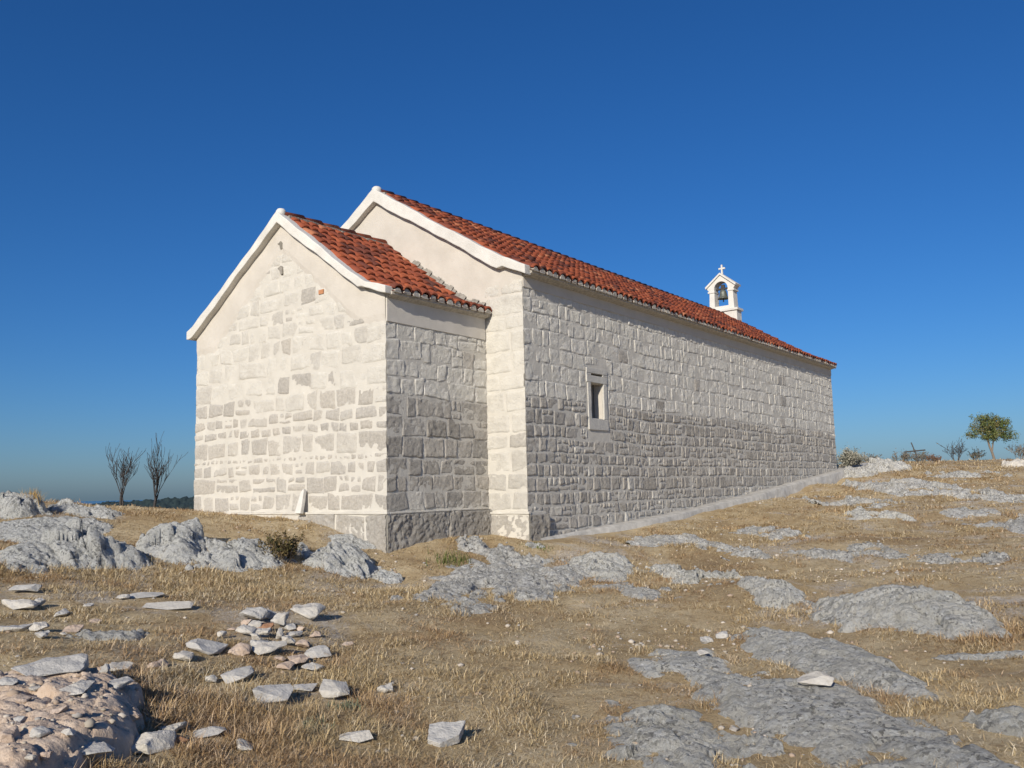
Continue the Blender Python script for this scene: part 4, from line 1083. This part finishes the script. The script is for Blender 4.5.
# bell gable over the far end
def belfry():
    y0, y1 = N1 - .42, N1 - .02
    zb, zl, zs, za = 6.2, 6.95, 7.84, 8.34
    bm = bmesh.new()
    out = [(-.50, zl), (.50, zl), (.47, 7.62), (.47, 7.70), (.54, 7.78), (.58, zs), (.58, zs + .05), (0, za), (-.58, zs + .05), (-.58, zs), (-.54, 7.78), (-.47, 7.70), (-.47, 7.62)]
    hw = .275
    inn = [(-hw, zl + .14), (hw, zl + .14), (hw, 7.70)] + [(hw * math.cos(a), 7.78 + hw * 1.0 * math.sin(a)) for a in np.linspace(0, math.pi, 13)] + [(-hw, 7.70)]
    es = []
    for lp in (out, inn):
        vs = [bm.verts.new((CXN + p[0], y0, p[1])) for p in lp]
        es += [bm.edges.new((vs[i], vs[(i + 1) % len(vs)])) for i in range(len(vs))]
    res = bmesh.ops.triangle_fill(bm, edges=es, use_beauty=True, use_dissolve=False)
    fs = list(bm.faces)
    ex = bmesh.ops.extrude_face_region(bm, geom=fs)
    bmesh.ops.translate(bm, vec=(0, y1 - y0, 0), verts=[v for v in ex['geom'] if isinstance(v, bmesh.types.BMVert)])
    bmesh.ops.recalc_face_normals(bm, faces=bm.faces)
    me = bpy.data.meshes.new('belfry'); bm.to_mesh(me); bm.free()
    o = link('belfry', me, M_WHITE, ch)
    p = MB(); p.box((CXN - .60, y0 - .03, zb), (CXN + .60, y1 + .03, zl - .09)); p.box((CXN - .66, y0 - .09, zl - .09), (CXN + .66, y1 + .09, zl + .004))
    p.build('pedestal', M_WHITE, o, bevel=.012)
    for s in (-1, 1):
        p = MB(); xa, xb = sorted((CXN + s * .26, CXN + s * .53)); p.box((xa, y0 - .03, 7.64), (xb, y1 + .03, 7.71))
        p.build('capital', M_WHITE, o, bevel=.01)
    for s in (-1, 1):
        p = MB(); q = [(CXN + s * .60, zs - .02), (CXN + s * .625, zs + .05), (CXN, za + .045), (CXN, za - .03)]
        p.prism(q if s > 0 else q[::-1], y0 - .06, y1 + .06)
        p.build('coping', M_WHITE, o)
    c = MB(); yc = .5 * (y0 + y1)
    c.prism([(CXN - .035, za), (CXN + .035, za), (CXN + .03, za + .22), (CXN + .13, za + .22), (CXN + .13, za + .285), (CXN + .03, za + .285), (CXN + .028, za + .40), (CXN - .028, za + .40), (CXN - .03, za + .285), (CXN - .13, za + .285), (CXN - .13, za + .22), (CXN - .03, za + .22)], yc - .035, yc + .035)
    c.build('cross', M_WHITE, o, bevel=.006)
    bl = MB(); bl.lathe([(0, .36), (.07, .355), (.115, .31), (.135, .22), (.16, .10), (.20, .02), (.23, .0), (.215, .0), (.145, .12), (.11, .28), (0, .32)], (CXN, yc, 7.40), 24)
    bl.build('bell', M_BRONZE, o, smooth=True)
    h = MB(); h.box((CXN - .27, yc - .05, 7.76), (CXN + .27, yc + .05, 7.82)); h.box((CXN - .07, yc - .04, 7.82), (CXN + .07, yc + .04, 7.95)); h.tube([(CXN, yc, 7.55), (CXN, yc, 7.33)], .02); h.lathe([(0, 0), (.035, .03), (0, .07)], (CXN, yc, 7.27), 10)
    h.build('bell_yoke', M_IRON, o)
belfry()

# concrete path climbing along the side wall
def path():
    v = np.linspace(2.9, 25.0, 120)
    ztop = np.interp(v, [2.9, 4.5, 8.86, 13, 17, 21.2, 25], [-.60, -.49, -.26, .06, .40, .735, 1.0])
    vv = v
    ri = np.full_like(v, NR + .055); ri[v > N1] = NR - .3
    ro = NR + (.16 + .26 * _sm(2.9, 6.5, v)) + .04 * np.sin(v * 1.1) + .015 * np.sin(v * 4)
    rows = []
    for rr, dz in ((ri - .1, -.02), (ri, 0.0), (.5 * (ri + ro), .012), (ro - .05, .0), (ro, -.03), (ro + .03, -.5)):
        z = ztop + dz + .012 * fbm(v * 2, rr * 3, 2, 71)
        rows.append(np.stack([rr, v, z], 1))
    L = np.stack(rows, 1)
    Wd = ORG[None, None] + RDIR * L[..., :1] + VDIR * L[..., 1:2] + np.array([0, 0, 1.0]) * L[..., 2:3]
    F = grid_faces(len(v), 6)
    o = link('path', np_mesh('path', Wd.reshape(-1, 3), [F[:, ::-1]], False), M_CONC); tag(o, kind='structure')
path()

# pale slab leaning on the apse front
def leaning_slab():
    b = MB()
    b.prism([(-.085, 0), (.075, 0), (.045, .40), (.02, .44), (-.03, .36)], -.035, .035)
    o = b.build('leaning_slab', M_WHITE, None, bevel=.008, rough=.004, seg=.08)
    p = loc(-1.98, -.17, -.02); o.location = [float(q) for q in p]
    o.rotation_euler = (math.radians(-14), 0, ch.rotation_euler.z)
    tag(o, 'narrow white slab leaning upright against the foot of the chapel front', 'slab')
leaning_slab()

# ------------------------------------------------------------------ vegetation
def grow(mb, p, d, L, r, depth, rnd, up=.25, spread=.5, kids=3, tips=None, minr=.003):
    n = 5; pts = [np.array(p, float)]; q = np.array(d, float)
    for k in range(n):
        q = q + rnd.normal(size=3) * .10 + np.array([0, 0, up * .22]); q /= np.linalg.norm(q); pts.append(pts[-1] + q * L / n)
    rad = np.linspace(r, max(minr, r * .55), n + 1)
    mb.tube(pts, rad, 5 if r < .02 else 7)
    if tips is not None and depth <= 1: tips += [pts[-1], pts[3]]
    if depth <= 0: return
    for k in range(kids):
        i = int(rnd.integers(2, n + 1)); a = rnd.normal(size=3); a[2] = abs(a[2]) * .4; a /= np.linalg.norm(a)
        dd = q * (1 - spread) + a * spread; dd /= np.linalg.norm(dd)
        grow(mb, pts[i], dd, L * rnd.uniform(.55, .85), max(minr, rad[i] * .62), depth - 1, rnd, up, spread, kids, tips, minr)

def sapling(label, px, D, H, seed, lean):
    rnd = np.random.default_rng(seed)
    d = ray(px, 510); x, y = d[0] * D, d[1] * D; z = float(ground(x, y)[0])
    root = empty('bare_sapling', (x, y, z)); tag(root, label, 'sapling', 'bare saplings left of the chapel')
    k = H / 1.9
    stems = [((0, 0, -.05), (lean, .0, 1.0), .46 * k, .034), ((.05 * (1 if lean < 0 else -1), .03, -.05), (lean - .22 if lean < 0 else lean + .16, .1, 1), .50 * k, .024)]
    t = MB(); br = MB()
    for p0, dr, L, r in stems:
        pts = [np.array(p0)]; q = np.array(dr) / np.linalg.norm(dr)
        for i in range(5): q = q + rnd.normal(size=3) * .05; q /= np.linalg.norm(q); pts.append(pts[-1] + q * L / 5)
        t.tube(pts, np.linspace(r, r * .7, 6), 7)
        main = r > .03
        for b_ in range(5 if main else 3):
            a = rnd.uniform(0, 2 * math.pi); o = rnd.uniform(.15, .42) if b_ else .05
            grow(br, pts[-1 if b_ < 4 else 4], (math.cos(a) * o, math.sin(a) * o, 1), (.76 if main else .50) * k * rnd.uniform(.6, .95), r * .34, 2, rnd, .30, .33, 4, None, .0034)
    t.build('trunk', M_BARK, root); br.build('branches', M_BARK, root)
sapling('left one of two bare dark saplings on the skyline, with a forked side stem', 121, 21.5, 2.05, 3, -.03)
sapling('right one of two bare dark saplings, nearest the chapel wall', 153, 21.5, 2.05, 12, .06)

def leaf_cloud(centres, n, size, rnd, spread, cols):
    c = np.asarray(centres); i = rnd.integers(0, len(c), n)
    off = rnd.normal(size=(n, 3)) * spread
    p = c[i] + off
    a = rnd.normal(size=(n, 3)); a /= np.linalg.norm(a, axis=1, keepdims=True)
    b_ = np.cross(a, rnd.normal(size=(n, 3))); b_ /= np.linalg.norm(b_, axis=1, keepdims=True)
    s = size * rnd.uniform(.6, 1.4, (n, 1))
    V = np.stack([p - a * s, p + b_ * s * .45, p + a * s, p - b_ * s * .45], 1).reshape(-1, 3)
    F = np.arange(4 * n).reshape(-1, 4)
    cl = np.array(cols); k = rnd.integers(0, len(cl), len(c))[i]; t = rnd.uniform(.75, 1.25, (n, 1))
    col = np.concatenate([cl[k] * t, np.ones((n, 1))], 1)
    return V, F, np.repeat(col, 4, 0)

def olive_tree(px, py, D, label):
    rnd = np.random.default_rng(17)
    d = ray(px, py); x, y = d[0] * D, d[1] * D; z = float(ground(x, y)[0])
    root = empty('tree', (x, y, z)); tag(root, label, 'tree')
    s = D / 40.0
    t = MB()
    t.tube([(.02, 0, -.1), (0, 0, .15), (-.06, 0, .4), (-.14, .02, .66), (-.2, 0, .9)], [.07, .055, .05, .045, .04], 8)
    t.tube([(-.06, 0, .4), (.0, .03, .62), (.03, 0, .85)], [.04, .033, .028], 7)
    t.tube([(-.2, 0, .9), (-.45, .1, 1.2), (-.7, .1, 1.5)], [.035, .025, .014], 6)
    t.tube([(.03, 0, .85), (.3, -.1, 1.15), (.62, -.1, 1.4)], [.03, .022, .014], 6)
    t.tube([(-.2, 0, .9), (-.2, -.1, 1.3), (-.12, 0, 1.65)], [.03, .022, .012], 6)
    t.build('trunk', M_TRUNK, root)
    cen = []
    for cx_, cz, rx, rz, n in [(-.55, 1.55, .42, .36, 46), (-.85, 1.22, .30, .24, 24), (.42, 1.40, .48, .34, 48), (.75, 1.12, .30, .24, 24), (-.1, 1.2, .55, .32, 60), (.2, 1.1, .5, .24, 36), (-.02, 1.52, .46, .30, 60), (-.12, 1.82, .42, .22, 40), (.35, 1.72, .3, .2, 26), (-.62, 1.9, .18, .16, 10), (.72, 1.7, .2, .16, 10)]:
        for k in range(n):
            q = rnd.normal(size=3); q /= np.linalg.norm(q); rr = rnd.uniform(.35, 1)
            cen.append((cx_ + q[0] * rx * rr, q[1] * .55 * rr, cz + q[2] * rz * rr))
    V, F, col = leaf_cloud(cen, 9000, .035, rnd, .06, [(.13, .155, .055), (.17, .18, .065), (.105, .135, .045), (.19, .165, .07), (.085, .11, .04)])
    link('crown', np_mesh('crown', V, [F], False, {'tint': col}), M_LEAF, root)
    root.scale = (s * .88, s * .88, s * .92)
olive_tree(994, 459, 40, 'small round crowned olive tree alone on the right skyline')

def shrub(name, label, px, D, w_, h_, seed, leafy, cols, cat='shrub', group=None, pos=None, twig=M_TRUNK, lsize=.03):
    rnd = np.random.default_rng(seed)
    if pos is None:
        d = ray(px, 480); x, y = d[0] * D, d[1] * D
    else: x, y = pos[0], pos[1]
    z = float(ground(x, y)[0]); root = empty(name, (x, y, z)); tag(root, label, cat, group)
    b_ = MB(); tips = []
    for k in range(11):
        a = rnd.uniform(0, 2 * math.pi); o = rnd.uniform(.1, .9)
        grow(b_, (math.cos(a) * w_ * .15, math.sin(a) * w_ * .15, -.03), (math.cos(a) * o * w_ / h_, math.sin(a) * o * w_ / h_, 1), h_ * rnd.uniform(.45, .75), .008 + .004 * h_, 2, rnd, .1, .5, 3, tips, .0035 * max(1, D / 25 if D else 1))
    b_.build('twigs', twig, root)
    if leafy:
        V, F, col = leaf_cloud(tips, leafy, lsize, rnd, w_ * .07, cols)
        link('foliage', np_mesh('foliage', V, [F], False, {'tint': col}), M_LEAF, root)
GY = [(.17, .155, .12), (.13, .12, .095), (.20, .17, .12), (.10, .10, .07)]
GSH = 'dry shrubs along the right skyline'
M_TWIG = mat_flat('grey_twigs', (.16, .14, .12), (.26, .23, .19), 20)
for lab, px, D, w_, h_, lf, sd in [
    ('low grey dry shrub just left of the leaning iron cross', 902, 41, .75, .42, 500, 1),
    ('pale twiggy shrub nearest the chapel end on the right skyline', 872, 41, .7, .42, 400, 2),
    ('dense grey brown shrub around the foot of the leaning iron cross', 921, 41.5, .7, .46, 600, 3),
    ('reddish brown low shrub right of the leaning iron cross', 934, 40.5, .5, .25, 600, 4),
    ('thin dark twiggy shrub midway between the iron cross and the olive tree', 958, 41, .45, .70, 60, 5),
    ('grey green low shrub just left of the olive tree', 978, 41, .5, .45, 320, 6),
    ('dry shrub at the right picture edge beyond the olive tree', 1021, 41, .5, .55, 300, 7)]:
    cols = [(.16, .085, .05), (.20, .11, .06)] if 'reddish' in lab else ([(.10, .11, .07), (.13, .13, .09)] if 'green' in lab else GY)
    shrub('shrub', lab, px, D, w_, h_, sd, lf, cols, group=GSH, twig=M_BARK if 'dark' in lab else M_TWIG)
shrub('shrub', 'pale grey green bush against the far end of the chapel side wall', None, 0, .95, .58, 31, 5200, [(.33, .315, .25), (.27, .26, .205), (.37, .35, .285), (.20, .195, .15)], pos=loc(.9, 22.6, 0), twig=M_TWIG, lsize=.028)
pb, Db = G(284, 566)
shrub('shrub', 'small olive brown bush in front of the rocks below the chapel front', None, 0, .30, .36, 32, 1500, [(.09, .075, .03), (.12, .09, .04), (.07, .07, .03), (.17, .12, .055)], pos=pb, lsize=.022)

# iron cross leaning on the skyline
def iron_cross():
    D = 39.5; d = ray(919, 459); x, y = d[0] * D, d[1] * D; z = float(ground(x, y)[0])
    b = MB()
    b.box((-.022, -.02, -.2), (.022, .02, .84)); b.tube([(-.39, -.024, .56), (.39, -.024, .38)], .028, 8)
    o = b.build('iron_cross', M_IRON); o.location = (x, y, z); o.rotation_euler = (0, math.radians(-17), math.radians(-20))
    tag(o, 'thin dark iron cross leaning to the left on the right skyline', 'cross')
iron_cross()

# ------------------------------------------------------------------ dry grass and gravel
def in_chapel(x, y):
    q = np.stack([x, y], 1) - ORG[:2]; r_ = q @ RDIR[:2]; v_ = q @ VDIR[:2]
    return ((r_ > AL - .02) & (r_ < AR + .06) & (v_ > -.06) & (v_ < 4)) | ((r_ > NL) & (r_ < NR + .62) & (v_ > N0 - .05) & (v_ < 26)) 
def stone_cover(x, y, k):
    m = np.zeros(len(x), bool)
    for (X, Y, a, b_) in STONES:
        q = np.abs(x - X) < 2; i = np.where(q)[0]
        m[i] |= ((x[i] - X) / a) ** 2 + ((y[i] - Y) / max(b_, .5 * a)) ** 2 < k * k
    return m
def rock_near(x, y):
    m = np.zeros(len(x))
    for (X, Y, a, b_, c, s, H) in ROCKS:
        dx = x - X; dy = y - Y; p = dx * c + dy * s; q = -dx * s + dy * c
        rho = np.sqrt((p / a) ** 2 + (q / b_) ** 2)
        m = np.maximum(m, np.exp(-((rho - 1.0) / .28) ** 2) * min(1, H / .2))
    return m

def grass():
    r = np.random.default_rng(77)
    N = 1300000
    ang = r.uniform(-.68, .68, N); D = np.exp(r.uniform(math.log(2.9), math.log(44), N))
    x = D * np.sin(ang); y = D * np.cos(ang)
    # clumping, and how lush each place is
    cl = fbm(x / .35, y / .35, 3, 81); big = fbm(x / 2.2, y / 2.2, 3, 82)
    tall = np.exp(-(((x + 1.75) / 1.5) ** 2 + ((y - 6.0) / 1.9) ** 2))            # the deep tussocks by the dark gap
    tall = np.maximum(tall, .85 * np.exp(-(((x + 3.2) / 3.4) ** 2 + ((y - 10.6) / 1.1) ** 2)))
    near = rock_near(x, y)
    bare = _sm(.15, .75, fbm(x / 1.3 + 5, y / 1.3, 3, 83)) * .25
    keep = (r.random(N) < np.clip(.74 + .45 * cl + .25 * big + .6 * tall + .5 * near - bare * (1 - tall), .48, 1)) & (rock_height(x, y) < .004 + .012 * cl) & ~stone_cover(x, y, .84) & ~in_chapel(x, y)
    x, y, D, cl, big, tall, near = [q[keep] for q in (x, y, D, cl, big, tall, near)]
    n = len(x); z = ground(x, y)
    lush = np.clip(.12 + .62 * tall * (.55 + .6 * np.clip(big + .4, 0, 1)) + .38 * near + .45 * np.maximum(cl, 0), 0, 1.1)
    lush = lush * np.where(stone_cover(x, y + .10, 1.25), .35, 1.0)
    L = (.026 + .068 * lush) * r.uniform(.45, 1.5, n) * (1 + D / 22)
    wd = (.0006 + .00020 * D) * r.uniform(.7, 1.5, n)
    wind = .6 * fbm(x / .9, y / .9, 2, 85) * 3.0
    az = r.uniform(0, 2 * math.pi, n) + .6 * wind
    tilt = np.clip(r.normal(1.34 - .48 * np.clip(lush, 0, 1), .26, n), .05, 1.52)
    bend = r.uniform(.1, 1.0, n)
    hx, hy = np.sin(az), np.cos(az); sx, sy = -hy, hx
    base = np.stack([x, y, z - .008], 1); side = np.stack([sx * wd, sy * wd, 0 * sx], 1)
    d1 = np.stack([hx * np.sin(tilt), hy * np.sin(tilt), np.cos(tilt)], 1)
    t2 = np.minimum(tilt + bend, 1.75)
    d2 = np.stack([hx * np.sin(t2), hy * np.sin(t2), np.cos(t2)], 1)
    mid = base + d1 * (L * .55)[:, None]; tip = mid + d2 * (L * .45)[:, None]
    V = np.stack([base - side, base + side, mid + side * .7, mid - side * .7, tip], 1).reshape(-1, 3)
    k = np.arange(n) * 5
    Q = np.stack([k, k + 1, k + 2, k + 3], 1); T = np.stack([k + 3, k + 2, k + 4], 1)
    pal = np.array([(.60, .47, .265), (.52, .395, .215), (.67, .555, .36), (.42, .305, .165), (.57, .435, .225), (.31, .22, .125), (.72, .61, .42)])
    patch = np.clip(.5 + .5 * fbm(x / 1.1, y / 1.1, 3, 86), 0, 1)
    ci = np.clip((r.random(n) * 5 + patch * 2.2).astype(int), 0, 6)
    col = pal[ci] * r.uniform(.8, 1.15, (n, 1))
    redd = _sm(.05, .7, fbm(x / .9, y / .9, 3, 87))[:, None]
    col = col * (1 - redd * np.array([.13, .22, .25]))
    col = np.repeat(np.concatenate([col, np.ones((n, 1))], 1), 5, 0)
    o = link('grass', np_mesh('grass', V, [Q, T], False, {'tint': col}), M_GRASS)
    tag(o, 'dry straw coloured grass covering the ground between the rocks', 'grass', kind='stuff')
grass()

def tuft(name, label, pos, n, L, spread, cols, cat, seed):
    r = np.random.default_rng(seed)
    x = pos[0] + r.normal(size=n) * spread; y = pos[1] + r.normal(size=n) * spread; z = ground(x, y)
    L = L * r.uniform(.55, 1.1, n); az = r.uniform(0, 2 * math.pi, n); t1 = np.abs(r.normal(.22, .18, n)); t2 = t1 + r.uniform(.1, .8, n); wd = .006
    hx, hy = np.sin(az), np.cos(az)
    base = np.stack([x, y, z - .01], 1) - np.array([*pos[:2], 0]); side = np.stack([-hy, hx, 0 * hx], 1) * wd
    mid = base + np.stack([hx * np.sin(t1), hy * np.sin(t1), np.cos(t1)], 1) * (L * .6)[:, None]; tip = mid + np.stack([hx * np.sin(t2), hy * np.sin(t2), np.cos(t2)], 1) * (L * .4)[:, None]
    V = np.stack([base - side, base + side, mid + side * .6, mid - side * .6, tip], 1).reshape(-1, 3)
    k = np.arange(n) * 5; cl = np.array(cols)[r.integers(0, len(cols), n)] * r.uniform(.8, 1.2, (n, 1))
    o = link(name, np_mesh(name, V, [np.stack([k, k + 1, k + 2, k + 3], 1), np.stack([k + 3, k + 2, k + 4], 1)], False, {'tint': np.repeat(np.concatenate([cl, np.ones((n, 1))], 1), 5, 0)}), M_GRASS)
    o.location = (float(pos[0]), float(pos[1]), 0)
    tag(o, label, cat)
pt_ = at(32, 503, 15.3)
tuft('grass_tuft', 'tall golden tuft of dry grass beside the boulder at the far left', pt_, 320, .42, .06, [(.46, .30, .11), (.52, .37, .16), (.40, .25, .09)], 'grass tuft', 1)
for px, py, L, sp, lab in [(345, 707, .09, .05, 'small grey green weed right of the ragged slab'), (310, 731, .07, .05, 'small grey green weed in the lower left grass'),
                           (450, 563, .16, .16, 'green weeds sprouting at the foot of the apse side wall'), (538, 545, .07, .1, 'olive weeds on the bedrock at the nave corner')]:
    p_, D_ = G(px, py)
    c_ = [(.16, .18, .12), (.20, .21, .15), (.12, .15, .09)] if 'grey' in lab else [(.08, .11, .03), (.12, .13, .04)]
    tuft('weed', lab, p_, 150, L, sp, c_, 'weed', int(px))

def gravel():
    r = np.random.default_rng(99); N = 14000
    ang = r.uniform(-.66, .66, N); D = np.exp(r.uniform(math.log(3.2), math.log(36), N)); x = D * np.sin(ang); y = D * np.cos(ang)
    pa = fbm(x / 1.2, y / 1.2, 3, 91)
    keep = (r.random(N) < np.clip(.25 + .7 * pa, .05, 1)) & ~in_chapel(x, y)
    rh = rock_height(x, y); bank_ = (x < -1.2) & (y < 7.2) & (rh > .05); keep |= bank_ & (r.random(N) < .9)
    keep &= (rh < .01) | bank_
    x, y, D, rh = x[keep], y[keep], D[keep], rh[keep]; n = len(x); z = ground(x, y) + np.maximum(rh, 0)
    ico = np.array([(0, 0, 1), (.9, 0, .3), (.28, .85, .35), (-.72, .53, .4), (-.72, -.53, .3), (.28, -.85, .4), (.5, .5, -.6), (-.5, .5, -.6), (-.5, -.5, -.6), (.5, -.5, -.6)], float)
    fc = np.array([(0, 1, 2), (0, 2, 3), (0, 3, 4), (0, 4, 5), (0, 5, 1), (1, 6, 2), (2, 6, 7), (2, 7, 3), (3, 7, 8), (3, 8, 4), (4, 8, 5), (5, 8, 9), (5, 9, 1), (1, 9, 6)])
    s = (.004 + .0009 * D) * np.exp(r.normal(0, .55, n)); s = np.minimum(s, .035)
    a = r.uniform(0, 6.28, n); c, s_ = np.cos(a), np.sin(a)
    P = ico[None] * r.uniform(.7, 1.25, (n, 10, 1)) * s[:, None, None] * np.array([1.2, .9, .6])
    X = P[..., 0] * c[:, None] - P[..., 1] * s_[:, None] + x[:, None]; Y = P[..., 0] * s_[:, None] + P[..., 1] * c[:, None] + y[:, None]; Z = P[..., 2] + z[:, None] + s[:, None] * .2
    V = np.stack([X, Y, Z], -1).reshape(-1, 3); F = (fc[None] + (np.arange(n) * 10)[:, None, None]).reshape(-1, 3)
    pal = np.array([(.42, .37, .30), (.35, .31, .25), (.50, .45, .38), (.36, .28, .21), (.33, .31, .28)])[r.integers(0, 5, n)]
    col = np.repeat(np.concatenate([pal, np.ones((n, 1))], 1), 10, 0)
    tag(link('gravel', np_mesh('gravel', V, [F], False, {'tint': col}), mat_attr('gravel_stone')), 'scattered pale pebbles and stone chips on the ground', 'gravel', kind='stuff')
gravel()
